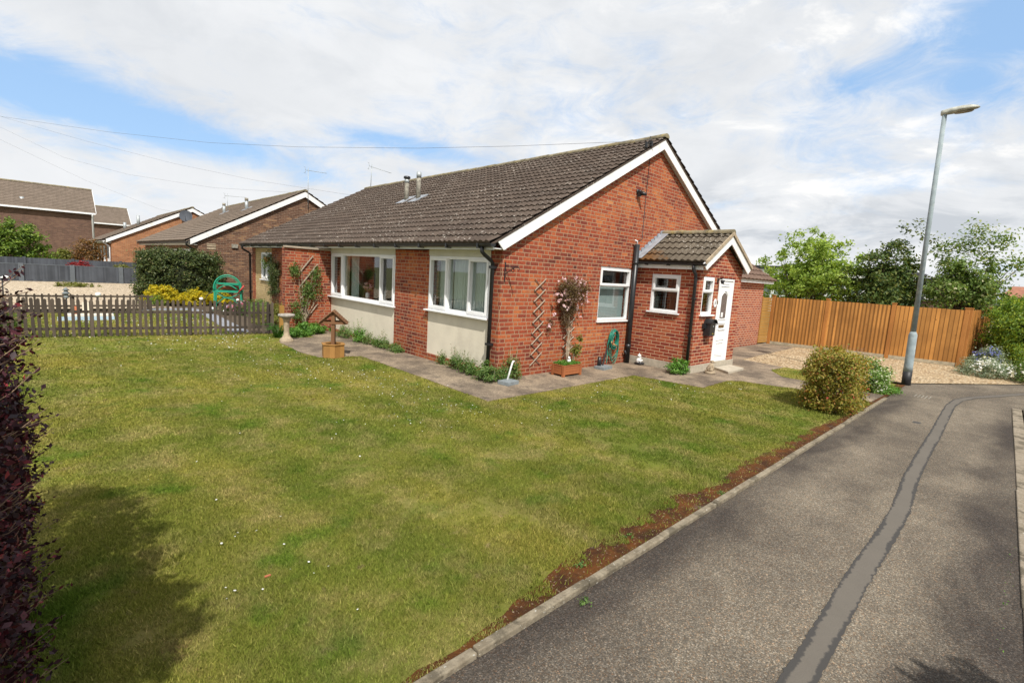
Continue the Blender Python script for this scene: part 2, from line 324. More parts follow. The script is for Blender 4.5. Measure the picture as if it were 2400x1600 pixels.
def mat_far():
    m, t = newmat('far_ground'); p = t.pos()
    t.out(t.pbsdf(t.mix(t.noise(p, .3, 5), (.10, .12, .04), (.20, .19, .09)), 1)); return m
MT['far'] = mat_far()

LM = {}
LM['tree_light'] = leafmat('fresh_leaves', [(0, (.13, .22, .03)), (.5, (.27, .38, .06)), (1, (.44, .54, .13))], .45)
LM['tree_dark'] = leafmat('dark_leaves', [(0, (.035, .075, .016)), (.6, (.085, .13, .026)), (1, (.19, .20, .05))], .3)
LM['tree_blossom'] = leafmat('olive_leaves', [(0, (.085, .15, .03)), (.6, (.18, .27, .06)), (.92, (.28, .33, .11)), (1, (.65, .6, .42))], .4)
LM['berberis'] = leafmat('purple_leaves', [(0, (.012, .004, .007)), (.65, (.035, .008, .013)), (.95, (.085, .014, .020)), (1, (.28, .04, .05))], .12, .3)
LM['red_bush'] = leafmat('bronze_green_leaves', [(0, (.11, .14, .02)), (.5, (.29, .27, .04)), (.82, (.40, .30, .07)), (.97, (.40, .17, .06)), (1, (.45, .07, .05))], .4, .35)
LM['white_bush'] = leafmat('green_leaves_white_flowers', [(0, (.07, .15, .02)), (.6, (.17, .28, .05)), (.80, (.27, .37, .10)), (.85, (.7, .7, .55)), (1, (.8, .8, .7))])
LM['hedge_right'] = leafmat('hedge_leaves', [(0, (.06, .13, .014)), (.6, (.17, .27, .025)), (1, (.36, .42, .05))], .4, .4)
LM['herb'] = leafmat('herb_leaves', [(0, (.055, .115, .022)), (.6, (.12, .21, .045)), (.95, (.20, .28, .085)), (1, (.28, .15, .08))])
LM['bright'] = leafmat('bright_ground_cover', [(0, (.06, .15, .02)), (.6, (.12, .27, .035)), (1, (.2, .36, .07))])
LM['dark_hedge'] = leafmat('evergreen_leaves', [(0, (.028, .052, .012)), (.6, (.065, .095, .022)), (.97, (.13, .14, .04)), (1, (.30, .24, .13))], .15, .4)
LM['yellow'] = leafmat('golden_leaves', [(0, (.20, .22, .015)), (.4, (.48, .42, .02)), (1, (.80, .62, .03))], .35)
LM['shrub_far'] = leafmat('far_green_leaves', [(0, (.05, .10, .015)), (.6, (.14, .23, .03)), (1, (.28, .37, .06))])
LM['olive'] = leafmat('olive_shrub', [(0, (.10, .12, .02)), (1, (.24, .24, .05))])
LM['rust'] = leafmat('rusty_leaves', [(0, (.10, .06, .02)), (.6, (.19, .11, .03)), (1, (.30, .13, .04))])
LM['acer'] = leafmat('crimson_leaves', [(0, (.16, .01, .015)), (1, (.36, .03, .03))])
LM['clematis'] = leafmat('clematis_foliage', [(0, (.09, .05, .03)), (.6, (.17, .10, .05)), (1, (.20, .17, .07))])
LM['pink'] = leafmat('pink_petals', [(0, (.60, .38, .42)), (1, (.85, .66, .70))], .3)
LM['grey'] = leafmat('grey_green_leaves', [(0, (.13, .18, .11)), (1, (.30, .35, .24))])
LM['whitefl'] = leafmat('white_petals', [(0, (.72, .72, .70)), (1, (.85, .85, .83))], .3)
LM['bluefl'] = leafmat('blue_petals', [(0, (.10, .12, .40)), (1, (.25, .28, .6))])
LM['redfl'] = leafmat('mixed_petals', [(0, (.5, .04, .06)), (.5, (.65, .22, .35)), (1, (.6, .45, .6))])

# ------------------------------------------------------------------ mesh helpers
class MB:
    def __init__(s): s.v = []; s.f = []; s.uv = {}; s.X = None; s.sm = []
    def add(s, vs, fs, uvs=None, smooth=False):
        o = len(s.v)
        if s.X is not None: vs = [tuple(s.X @ Vector(v)) for v in vs]
        s.v += [tuple(v) for v in vs]
        for i, f in enumerate(fs):
            if uvs is not None: s.uv[len(s.f)] = uvs[i]
            s.f.append(tuple(a+o for a in f)); s.sm.append(smooth)
        return s
    def box(s, x0, y0, z0, x1, y1, z1):
        x0, x1 = min(x0, x1), max(x0, x1); y0, y1 = min(y0, y1), max(y0, y1); z0, z1 = min(z0, z1), max(z0, z1)
        v = [(x0, y0, z0), (x1, y0, z0), (x1, y1, z0), (x0, y1, z0), (x0, y0, z1), (x1, y0, z1), (x1, y1, z1), (x0, y1, z1)]
        return s.add(v, [(0, 3, 2, 1), (4, 5, 6, 7), (0, 1, 5, 4), (1, 2, 6, 5), (2, 3, 7, 6), (3, 0, 4, 7)])
    def bar(s, a, b, w, h=None, up=(0, 0, 1)):
        """rectangular bar from a to b"""
        h = h or w; a, b = Vector(a), Vector(b); d = (b-a).normalized(); u = Vector(up)
        if abs(d.dot(u)) > .98: u = Vector((1, 0, 0))
        x = d.cross(u).normalized()*w/2; y = x.cross(d).normalized()*h/2
        v = [a-x-y, a+x-y, a+x+y, a-x+y, b-x-y, b+x-y, b+x+y, b-x+y]
        return s.add(v, [(3, 2, 1, 0), (4, 5, 6, 7), (0, 1, 5, 4), (1, 2, 6, 5), (2, 3, 7, 6), (3, 0, 4, 7)])
    def prism(s, pts, off):
        """polygon pts (3d) extruded by vector off"""
        n = len(pts); off = Vector(off); v = [Vector(p) for p in pts]; v += [p+off for p in v]
        return s.add(v, [tuple(range(n))[::-1], tuple(range(n, 2*n))]+[(i, (i+1) % n, n+(i+1) % n, n+i) for i in range(n)])
    def sheet(s, pts, z): return s.add([(x, y, z) for x, y in pts], [tuple(range(len(pts)))])
    def tube(s, pts, r, n=8, cap=True):
        pts = [Vector(p) for p in pts]; k = len(pts); rr = r if isinstance(r, (list, tuple)) else [r]*k
        vs = []; prev = None
        for i, p in enumerate(pts):
            d = (pts[min(i+1, k-1)]-pts[max(i-1, 0)]).normalized()
            if prev is None:
                u = Vector((0, 0, 1)) if abs(d.z) < .9 else Vector((1, 0, 0)); x = d.cross(u).normalized()
            else:
                x = (prev-d*prev.dot(d)).normalized()
            prev = x; y = d.cross(x)
            for j in range(n):
                a = 2*PI*j/n; vs.append(p+(x*math.cos(a)+y*math.sin(a))*rr[i])
        fs = [(i*n+j, i*n+(j+1) % n, (i+1)*n+(j+1) % n, (i+1)*n+j) for i in range(k-1) for j in range(n)]
        if cap: fs += [tuple(range(n))[::-1], tuple((k-1)*n+j for j in range(n))]
        return s.add(vs, fs, smooth=True)
    def lathe(s, prof, c=(0, 0, 0), n=24, sq=1.):
        vs = []; c = Vector(c)
        for r, z in prof:
            for j in range(n):
                a = 2*PI*j/n; vs.append(c+Vector((r*math.cos(a), r*sq*math.sin(a), z)))
        k = len(prof)
        fs = [(i*n+j, i*n+(j+1) % n, (i+1)*n+(j+1) % n, (i+1)*n+j) for i in range(k-1) for j in range(n)]
        fs += [tuple(range(n))[::-1], tuple((k-1)*n+j for j in range(n))]
        return s.add(vs, fs, smooth=True)
    def blob(s, c, r, n=10, jit=0.):
        """rough ellipsoid"""
        prof = []; c = Vector(c); vs = []; m = n
        for i in range(n//2+1):
            th = PI*i/(n//2)
            for j in range(m):
                a = 2*PI*j/m; q = 1+random.uniform(-jit, jit)
                vs.append(c+Vector((r[0]*math.sin(th)*math.cos(a)*q, r[1]*math.sin(th)*math.sin(a)*q, r[2]*math.cos(th)*q)))
        fs = [(i*m+j, (i+1)*m+j, (i+1)*m+(j+1) % m, i*m+(j+1) % m) for i in range(n//2) for j in range(m)]
        return s.add(vs, fs, smooth=True)
    def build(s, name, mat, parent=None, label=None, bevel=0.):
        loc = wloc(parent)
        me = D.meshes.new(name); V = [(a-loc.x, b-loc.y, c-loc.z) for a, b, c in s.v]
        me.from_pydata(V, [], s.f); me.update()
        ul = me.uv_layers.new(name='UVMap'); co = np.array(s.v)
        buf = np.zeros((len(me.loops), 2))
        for pl in me.polygons:
            i = pl.index
            if i in s.uv: buf[list(pl.loop_indices)] = s.uv[i]; continue
            nx, ny, nz = abs(pl.normal.x), abs(pl.normal.y), abs(pl.normal.z); ids = list(pl.vertices); c = co[ids]
            if nz > .9: q = c[:, [0, 1]]
            elif nx > ny: q = c[:, [1, 2]]
            else: q = c[:, [0, 2]]
            buf[list(pl.loop_indices)] = q
        ul.data.foreach_set('uv', buf.ravel())
        me.polygons.foreach_set('use_smooth', s.sm)
        return fin(name, me, mat, parent, label, bevel)
def wloc(o):
    l = Vector((0, 0, 0))
    while o is not None: l += Vector(o.location); o = o.parent
    return l
def fin(name, me, mat, parent, label=None, bevel=0.):
    me.materials.append(MT.get(mat) or LM.get(mat) if isinstance(mat, str) else mat)
    o = D.objects.new(name, me); COL.objects.link(o); o.parent = parent
    if label: o['label'] = label
    if bevel:
        b = o.modifiers.new('bevel', 'BEVEL'); b.width = bevel; b.segments = 2; b.limit_method = 'ANGLE'; b.angle_limit = R(40)
    return o
def thing(name, label, cat, loc=(0, 0, 0), group=None):
    o = D.objects.new(name, None); COL.objects.link(o); o.location = loc; o.empty_display_size = .2
    return tag(o, label, cat, group)
def tag(o, label, cat, group=None, kind=None):
    if label: o['label'] = label
    if cat: o['category'] = cat
    if group: o['group'] = group
    if kind: o['kind'] = kind
    return o
def struct(name, mb, mat, label=None, kind='structure'):
    o = mb.build(name, mat); o['kind'] = kind
    if label: o['label'] = label
    return o

def npmesh(name, V, Fq, mat, parent=None, rnd=None, label=None, loc=None):
    loc = wloc(parent) if loc is None else Vector(loc)
    me = D.meshes.new(name); V = np.asarray(V, np.float32)-np.array(loc, np.float32); k = Fq.shape[1]
    me.vertices.add(len(V)); me.vertices.foreach_set('co', V.ravel())
    me.loops.add(Fq.size); me.loops.foreach_set('vertex_index', Fq.astype(np.int32).ravel())
    me.polygons.add(len(Fq)); me.polygons.foreach_set('loop_start', np.arange(0, Fq.size, k, dtype=np.int32))
    me.update(calc_edges=True)
    if rnd is not None:
        a = me.attributes.new('rnd', 'FLOAT', 'FACE'); a.data.foreach_set('value', np.asarray(rnd, np.float32))
    o = fin(name, me, mat, parent, label)
    if parent is None: o.location = loc
    return o

def leaves(name, P, size, mat, parent=None, aspect=.55, up=.3, center=None, rnd=None, droop=0., label=None, loc=None):
    """one folded leaf-shaped quad per point, facing roughly out of the crown and upwards"""
    P = np.asarray(P, float); N = len(P)
    n = rng.normal(size=(N, 3)); n /= np.linalg.norm(n, axis=1)[:, None]
    if center is not None:
        d = P-np.array(center); d /= np.linalg.norm(d, axis=1)[:, None]+1e-6; n = n*.75+d*.55
    n[:, 2] += up; n /= np.linalg.norm(n, axis=1)[:, None]
    a = rng.normal(size=(N, 3)); a -= (a*n).sum(1)[:, None]*n; a /= np.linalg.norm(a, axis=1)[:, None]; a[:, 2] -= droop
    b = np.cross(n, a); s = size*rng.uniform(.6, 1.35, N)[:, None]
    V = np.stack([P-a*s*.5, P+b*s*aspect*.5+n*s*.08, P+a*s*.5, P-b*s*aspect*.5+n*s*.08], 1).reshape(-1, 3)
    Fq = np.arange(4*N).reshape(N, 4)
    return npmesh(name, V, Fq, mat, parent, rng.random(N) if rnd is None else rnd, label, loc)

def crown(n, c, r, k=60, cr=.3, shell=.35, flat=-.6):
    """points clumped near the surface of an ellipsoid, with gaps between clumps"""
    c = np.array(c); r = np.array(r)
    d = rng.normal(size=(k*3, 3)); d /= np.linalg.norm(d, axis=1)[:, None]; d = d[d[:, 2] > flat][:k]
    rad = rng.uniform(shell, 1., len(d))[:, None]; cc = c+d*r*rad*rng.uniform(.82, 1.12, (len(d), 1))
    i = rng.integers(0, len(cc), n); w = rng.uniform(.5, 1.3, len(cc))[i][:, None]
    return cc[i]+rng.normal(size=(n, 3))*cr*w*np.array([1, 1, .8]), cc

# ------------------------------------------------------------------ setting
ex = lambda *p: list(p)
struct('ground', MB().sheet([(-400, -400), (400, -400), (400, 400), (-400, 400)], -.07), 'far')
lawn_poly = [(-9, -4.90), (5.0, -4.79), (4.86, -3.5), (4.55, -2.55), (4.29, -2.38), (3.12, -2.42), (2.95, -1.6), (2.84, -1.05), (-1.12, -1.12), (-1.08, 1.2), (-1.08, 3.12),
             (-1.9, 3.3), (-2.02, 4.05), (-1.95, 5.5), (-1.45, 6.1), (-.9, 6.05), (-.9, 6.9), (-2.1, 7.4), (-2.1, 13.5), (-9, 13.5)]
struct('lawn', MB().sheet(lawn_poly, 0), 'lawn')
grass_patch_poly = [(6.70, -2.36), (6.02, -2.85), (5.98, -4.72), (7.75, -4.68), (7.45, -3.1), (7.2, -2.36)]
# concrete around the bungalow
path_polys = [[(-1.12, -1.12), (2.84, -1.05), (2.84, .05), (0, 0), (0, 6.9), (-.9, 6.9), (-.9, 6.05), (-1.45, 6.1), (-1.95, 5.5), (-2.02, 4.05), (-1.9, 3.3), (-1.08, 3.12), (-1.08, 1.2)],
              [(2.848, -1.05), (2.955, -1.6), (3.12, -2.42), (4.29, -2.38), (4.55, -2.55), (4.86, -3.5), (5.0, -4.70), (6.0, -4.72), (6.02, -2.85), (6.70, -2.36), (7.55, -2.36), (7.76, -1.25), (12.7, -1.0), (12.75, 0), (2.848, .05)]]
pb = MB()
for pp in path_polys: pb.prism([(x, y, -.05) for x, y in pp], (0, 0, .062))
struct('path', pb, 'concrete')
struct('grass_verge', MB().sheet([(6.0, -2.3), (6.0, -4.75), (7.9, -4.7), (7.7, -2.3)], .001), 'lawn')
struct('gravel_drive', MB().sheet([(7.76, -1.25), (12.8, -1.0), (12.9, 1), (40, 1), (40, -9), (14.5, -8.3), (11.38, -6.54), (8.19, -4.67), (7.75, -3.1), (7.6, -2.3)], .004), 'gravel')
def moss_edge(x):   # y of the ragged border between lawn and moss
    return np.interp(x, [-9, -4.4, -3.9, -3.4, -2.9, -2.3, -1.7, -1.2, -.5, .6, 2.3, 4, 6, 9], [-4.86, -4.86, -4.78, -4.68, -4.66, -4.62, -4.60, -4.74, -4.64, -4.66, -4.68, -4.78, -4.70, -4.62])
ms = MB(); xs = np.arange(-9, 8, .12); top = [float(moss_edge(x))+.05+random.uniform(-.02, .03) for x in xs]; bot = [-4.905+(x+9)/17*.14 for x in xs]; k = len(xs)
ms.add([(float(x), b_, .005) for x, b_ in zip(xs, bot)]+[(float(x), t_, .003) for x, t_ in zip(xs, top)], [(i, i+1, k+i+1, k+i) for i in range(k-1)])
struct('moss_strip', ms, 'moss')
rd = MB().sheet([(-14, -4.93), (5.7, -4.80), (8.1, -4.70), (8.22, -4.70), (11.4, -6.56), (16, -9.2), (16, -20), (7.24, -20), (7.24, -6.47), (-14, -7.3)], -.012)
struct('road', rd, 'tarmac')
struct('dirt_verge', MB().prism([(7.2, -6.62, -.06), (7.2, -20, -.06), (-14, -20, -.06), (-14, -7.44, -.06)], (0, 0, .058)), 'soil')
def ribbon(mb, C, w, z, jit=.0, step=.06):
    C = [Vector((x, y, 0)) for x, y in C]; pts = []
    for a, b in zip(C, C[1:]):
        n = max(1, int((b-a).length/step)); pts += [a.lerp(b, i/n) for i in range(n)]
    pts.append(C[-1]); L = []; Rr = []
    for i, p in enumerate(pts):
        d = (pts[min(i+1, len(pts)-1)]-pts[max(i-1, 0)]).normalized(); nrm = Vector((-d.y, d.x, 0))
        L.append(p+nrm*(w/2+random.gauss(0, jit))); Rr.append(p-nrm*(w/2+random.gauss(0, jit)))
    k = len(pts); vs = [(p.x, p.y, z) for p in L]+[(p.x, p.y, z) for p in Rr]
    mb.add(vs, [(i, k+i, k+i+1, i+1) for i in range(k-1)], [[(i*step, 0), (i*step, 1), (i*step+step, 1), (i*step+step, 0)] for i in range(k-1)])
strip = [(-9, -6.10), (-3.6, -6.05), (-2.8, -6.035), (-1.87, -6.005), (-.9, -6.0), (-.27, -5.985), (.8, -5.90), (1.9, -5.85), (3.5, -5.80), (5.4, -5.72), (6.3, -5.69), (7.1, -5.72), (7.8, -5.88), (8.6, -6.2), (9.6, -6.57), (11.5, -7.3)]
b = MB(); ribbon(b, strip, .142, -.008, .0035, .025); struct('road_patch', b, 'patch')
def kerb(name, A, B, w, z0, z1, L, mat, lab):
    A, B = Vector(A), Vector(B); d = (B-A); n = max(1, int(d.length/L)); d.normalize(); q = Vector((-d.y, d.x)); mb = MB()
    st = (B-A).length/n
    for i in range(n):
        a = A+d*(i*st+.004); c = A+d*((i+1)*st-.004); dz = random.uniform(-.004, .004); o = q*random.uniform(-.004, .004)
        mb.prism([(a.x+o.x, a.y+o.y, z0), (c.x+o.x, c.y+o.y, z0), (c.x+o.x+q.x*w, c.y+o.y+q.y*w, z0), (a.x+o.x+q.x*w, a.y+o.y+q.y*w, z0)], (0, 0, z1-z0+dz))
    o = mb.build(name, mat, bevel=.008); o['kind'] = 'structure'; o['label'] = lab
kerb('kerb', (-9, -4.955), (5.75, -4.825), .055, -.06, .022, .91, 'kerb', 'narrow concrete edging between the lawn and the tarmac')
kerb('kerb', (7.22, -6.60), (-10, -7.26), -.13, -.06, .004, .91, 'kerb2', 'wide concrete kerb along the right side of the tarmac')
for p, w, l, a in (((6.82, -5.19, -.014), .42, .34, 0), ((4.05, -5.5, -.014), .2, .16, 0)):
    c = MB().box(p[0]-w/2, p[1]-l/2, p[2]-.004, p[0]+w/2, p[1]+l/2, p[2])
    for i in range(5): c.box(p[0]-w/2+.03, p[1]-l/2+.03+i*(l-.06)/5, p[2], p[0]+w/2-.03, p[1]-l/2+.045+i*(l-.06)/5, p[2]+.003)
    o = c.build('manhole_cover', 'blackmetal' if w < .3 else 'terr_metal' if False else 'flue')
    tag(o, 'rusty rectangular manhole cover in the tarmac near the lamp post' if w > .3 else 'small metal stop tap cover in the middle of the tarmac', 'manhole cover')
# neighbours' ground
struct('neighbour_gravel', MB().sheet([(-14, 14.3), (-2.6, 14.3), (-2.6, 17), (-1.7, 17.3), (-1.7, 36), (-14, 36)], .004), 'gravel_pale')
struct('neighbour_path', MB().prism([(-2.5, 7.6, -.03), (-2.05, 7.4, -.03), (-1.85, 12.2, -.03), (-2.05, 14.1, -.03), (-3.6, 14.1, -.03), (-3.6, 13.6, -.03), (-2.4, 13.5, -.03), (-2.2, 12.4, -.03)], (0, 0, .06)), 'lawnslab')
struct('flower_bed', MB().prism([(-2.1, 7.4, -.03), (-.9, 6.6, -.03), (0, 6.6, -.03), (0, 16.8, -.03), (-2.6, 16.8, -.03), (-2.6, 14.2, -.03), (-2.05, 14.1, -.03), (-1.8, 12.2, -.03)], (0, 0, .04)), 'soil')

# ------------------------------------------------------------------ grass and daisies
def inpoly(x, y, poly):
    r = np.zeros(len(x), bool); n = len(poly)
    for i in range(n):
        x1, y1 = poly[i]; x2, y2 = poly[(i+1) % n]
        c = ((y1 > y) != (y2 > y)); r ^= c & (x < (x2-x1)*(y-y1)/((y2-y1) if y2 != y1 else 1e-9)+x1)
    return r
def fnoise(x, y, s, seed):
    r = np.random.default_rng(seed); v = 0
    for k in range(5):
        a = r.uniform(0, 2*PI); fr = s*1.7**k; v = v+np.sin((x*math.cos(a)+y*math.sin(a))*fr+r.uniform(0, 6))*np.sin((x*math.sin(a*1.7)+y*math.cos(a*2.1))*fr*.8+r.uniform(0, 6))/(1.4**k)
    return v
def make_grass():
    X = []; Y = []
    for (rmin, rmax, n) in ((0, 3.2, 90000), (3.2, 5, 110000), (5, 8, 130000), (8, 12, 110000), (12, 22, 90000)):
        r = np.sqrt(rng.uniform(rmin**2, rmax**2, n*2)); a = rng.uniform(R(2), R(97), n*2)
        X.append((CAM.x+r*np.cos(a))); Y.append((CAM.y+r*np.sin(a)))
    X = np.concatenate(X); Y = np.concatenate(Y)
    poly = [(-9, -4.90)]+lawn_poly[1:] ; poly[1] = (5.0, -4.80)
    k = inpoly(X, Y, poly) | inpoly(X, Y, grass_patch_poly)
    e = moss_edge(X)+.07*fnoise(X, Y, 9, 3); k &= (Y > e) | ((Y > -4.88) & (rng.random(len(X)) < .05))
    bare = fnoise(X, Y, 2.2, 11)+.6*fnoise(X, Y, 8, 12); k &= ~((bare > 1.55) & (rng.random(len(X)) < .75))
    X = X[k]; Y = Y[k]; N = len(X); dist = np.hypot(X-CAM.x, Y-CAM.y)
    h = rng.uniform(.010, .027, N)*(1+.25*fnoise(X, Y, 3, 5)); w = rng.uniform(.0022, .0045, N)*np.clip(dist/3.2, 1, 5); h *= np.clip(dist/9, 1, 1.25)
    a = rng.uniform(0, 2*PI, N); lean = rng.uniform(.2, 1.1, N)*h; b = rng.uniform(0, 2*PI, N)
    c = np.stack([X, Y, np.full(N, -.002)], 1); t = np.stack([np.cos(a)*w, np.sin(a)*w, 0*w], 1)
    tip = c+np.stack([np.cos(b)*lean, np.sin(b)*lean, h+.002], 1)
    V = np.stack([c-t, c+t, tip], 1).reshape(-1, 3)
    o = npmesh('grass', V, np.arange(3*N).reshape(N, 3), 'blade', None, rng.random(N)); o['kind'] = 'stuff'; o['label'] = 'short mown lawn grass with dry yellow patches'
make_grass()
def make_daisies():
    P = []
    def cl(cx, cy, sx, sy, n, ang=0):
        for _ in range(n):
            P.append((cx+random.gauss(0, sx), cy+random.gauss(0, sy)))
    cl(-1.9, .6, .35, 1.1, 120); cl(-2.6, 2.6, .6, 1.3, 110); cl(-2.3, -1.2, .8, .35, 60); cl(-5.1, -3.75, .25, .15, 8); cl(-5.0, -3.0, .08, .05, 4)
    cl(0, -1.9, 2.0, .5, 60); cl(2.5, -2.3, 1.2, .7, 40); cl(-4, 10, 1.6, 1.8, 620); cl(-3.0, 5.9, 1.6, .7, 120); cl(-3, 0, 2.5, 3, 60); cl(-2.7, 9.5, .35, 1.5, 160)
    x = np.array([p[0] for p in P]); y = np.array([p[1] for p in P]); k = inpoly(x, y, lawn_poly) & (y > -4.4); x = x[k]; y = y[k]
    V = []; Fs = []
    for a, b in zip(x, y):
        d = math.hypot(a-CAM.x, b-CAM.y); r = random.uniform(.0045, .0085)*min(2.0, max(1, d/7)); z = random.uniform(.022, .040); o = len(V); ta = random.uniform(-.4, .4); tb = random.uniform(-.4, .4)
        for i in range(6):
            q = i*PI/3; V.append((a+r*math.cos(q), b+r*math.sin(q), z+r*(ta*math.cos(q)+tb*math.sin(q))))
        Fs.append([o+i for i in range(6)])
    o = npmesh('daisies', np.array(V), np.array(Fs), 'whitefl', None, rng.random(len(Fs))); o['kind'] = 'stuff'; o['label'] = 'small white daisies scattered over the lawns'
make_daisies()

# ------------------------------------------------------------------ roofs
def tiles(mb, O, U, V, ul, vl, gauge=.28, period=.15, amp=.014, step=.030, sub=6, jitter=.004):
    O, U, V = Vector(O), Vector(U).normalized(), Vector(V).normalized(); Nn = U.cross(V).normalized()
    if Nn.z < 0: Nn = -Nn
    nu = max(2, int(ul/period*sub)); nc = int(math.ceil(vl/gauge))
    for j in range(nc):
        v0 = j*gauge; v1 = min(vl, (j+1)*gauge+.03); vs = []; off = .5*period*(j % 2)*0
        for i in range(nu+1):
            u = ul*i/nu; w = amp*math.cos(2*PI*(u+off)/period)*1.0+(amp if (u/period) % 2 < 1 else .6*amp); jj = random.uniform(-jitter, jitter)
            vs.append(O+U*u+V*(v0+jj)+Nn*(step+w)); vs.append(O+U*u+V*v1+Nn*(w*.9)); vs.append(O+U*u+V*(v0+jj)+Nn*(-.004))
        fs = []; uvs = []
        for i in range(nu):
            a = 3*i; u0 = ul*i/nu; u1 = ul*(i+1)/nu
            fs.append((a, a+3, a+4, a+1)); uvs.append([(u0, v0), (u1, v0), (u1, v1), (u0, v1)])
            fs.append((a, a+2, a+5, a+3)); uvs.append([(u0, v0), (u0, v0-.01), (u1, v0-.01), (u1, v0)])
        mb.add(vs, fs, uvs)
    return mb
def ridge_tiles(mb, A, B, r=.11, L=.45):
    A, B = Vector(A), Vector(B); d = B-A; n = max(1, int(d.length/L)); q = d/n
    for i in range(n):
        a = A+q*(i+.01); b = A+q*(i+.99); dz = Vector((0, 0, random.uniform(-.006, .006))); x = Vector((-d.y, d.x, 0)).normalized(); vs = []
        for p, rr in ((a+dz, r), (b+dz, r*.94)):
            for k in range(9):
                t = PI*(k/8)*1.1-.05*PI; vs.append(p+x*math.cos(t)*rr+Vector((0, 0, math.sin(t)*rr*.75)))
        mb.add(vs, [(k, k+1, k+10, k+9) for k in range(8)]+[tuple(range(9)), tuple(range(17, 8, -1))], smooth=False)
    return mb
def gable_roof(parent, y0, y1, x0, xr, x1, ze, zr, mat, sub=6, lip=.035, period=.15, ridge=True, amp=.014):
    """roof with the ridge along Y; verges at y0 and y1; returns the roof part"""
    m = MB(); L = y1-y0
    sl = math.hypot(xr-x0, zr-ze); tiles(m, (x0, y1, ze), (0, -1, 0), (xr-x0, 0, zr-ze), L, sl, sub=sub, period=period, amp=amp)
    sl2 = math.hypot(x1-xr, zr-ze); tiles(m, (x1, y0, ze), (0, 1, 0), (xr-x1, 0, zr-ze), L, sl2, sub=max(2, sub//2), period=period*2, amp=amp)
    m.prism([(x0+.03, y0+.01, ze-.02), (xr, y0+.01, zr-.02), (x1-.03, y0+.01, ze-.02), (x1-.03, y0+.01, ze-.055), (xr, y0+.01, zr-.055), (x0+.03, y0+.01, ze-.055)], (0, L-.02, 0))
    r = m.build('roof', mat, parent)
    if ridge: ridge_tiles(MB(), (xr, y0-.02, zr+.0), (xr, y1+.02, zr+.0)).build('ridge', 'ridge', r)
    return r

# ------------------------------------------------------------------ windows
def frame_xf(side, c):
    """local (u along wall, w outward, z up) -> world.  side 'x': wall plane x=c facing -X, u=world y; side 'y': plane y=c facing -Y, u=world x"""
    if side == 'x': return Matrix(((0, -1, 0, c), (1, 0, 0, 0), (0, 0, 1, 0), (0, 0, 0, 1)))
    return Matrix(((1, 0, 0, 0), (0, -1, 0, c), (0, 0, 1, 0), (0, 0, 0, 1)))
def ring(mb, u0, u1, z0, z1, t, w0, w1):
    mb.box(u0, w0, z0, u0+t, w1, z1); mb.box(u1-t, w0, z0, u1, w1, z1); mb.box(u0+t, w0, z0, u1-t, w1, z0+t); mb.box(u0+t, w0, z1-t, u1-t, w1, z1)
def window(parent, side, c, u0, u1, z0, z1, cells, curtains=(), sill=.09, glass='glass', t=.055, wo=.012, label=None, sillover=.05, name='window', back=True, sillh=.035):
    """cells: (u0,u1,z0,z1,opening) glass areas; curtains: (u0,u1,z0,z1,mat,depth)"""
    X = frame_xf(side, c); fr = MB(); fr.X = X
    ring(fr, u0, u1, z0, z1, t, -.05, wo)
    us = sorted({round(a, 3) for q in cells for a in q[:2]} - {round(u0, 3), round(u1, 3)}); 
    for q in cells:
        a, b_, lo, hi, op = q
        if a > u0+.01: fr.box(a-.022, -.048, lo+(t if lo < z0+.01 else 0), a+.022, wo-.002, hi-(t if hi > z1-.01 else 0))
        if lo > z0+.01: fr.box(a+(t if a < u0+.01 else .022), -.046, lo-.022, b_-(t if b_ > u1-.01 else .022), wo-.004, lo+.022)
    root = fr.build(name, 'upvc', parent, label, bevel=.004)
    for q in cells:
        a, b_, lo, hi, op = q; ia = a+(t if a < u0+.01 else .022); ib = b_-(t if b_ > u1-.01 else .022); il = lo+(t if lo < z0+.01 else .022); ih = hi-(t if hi > z1-.01 else .022)
        if op:
            s = MB(); s.X = X; ring(s, ia-.018, ib+.018, il-.018, ih+.018, .052, -.03, wo+.022); s.build('sash', 'upvc', root, bevel=.004)
            ia += .03; ib -= .03; il += .03; ih -= .03
        p = MB(); p.X = X; p.box(ia, -.032, il, ib, -.026, ih); p.build('pane', glass, root)
    if sill:
        s = MB(); s.X = X; s.box(u0-sillover, -.045, z0-sillh, u1+sillover, sill, z0-.002); s.build('sill', 'upvc', root, bevel=.005)
    for a, b_, lo, hi, mt, dp in curtains:
        s = MB(); s.X = X; n = max(2, int((b_-a)/.03)); vs = []; uvs = []
        for i in range(n+1):
            u = a+(b_-a)*i/n; w = -dp+(.012*math.sin(i*1.9) if mt in ('blind', 'curtain') else 0); vs += [(u, w, lo), (u, w, hi)]
        s.add(vs, [(2*i, 2*i+2, 2*i+3, 2*i+1) for i in range(n)]); s.build('curtain' if mt in ('curtain', 'blind2') else 'blind', mt, root)
    return root

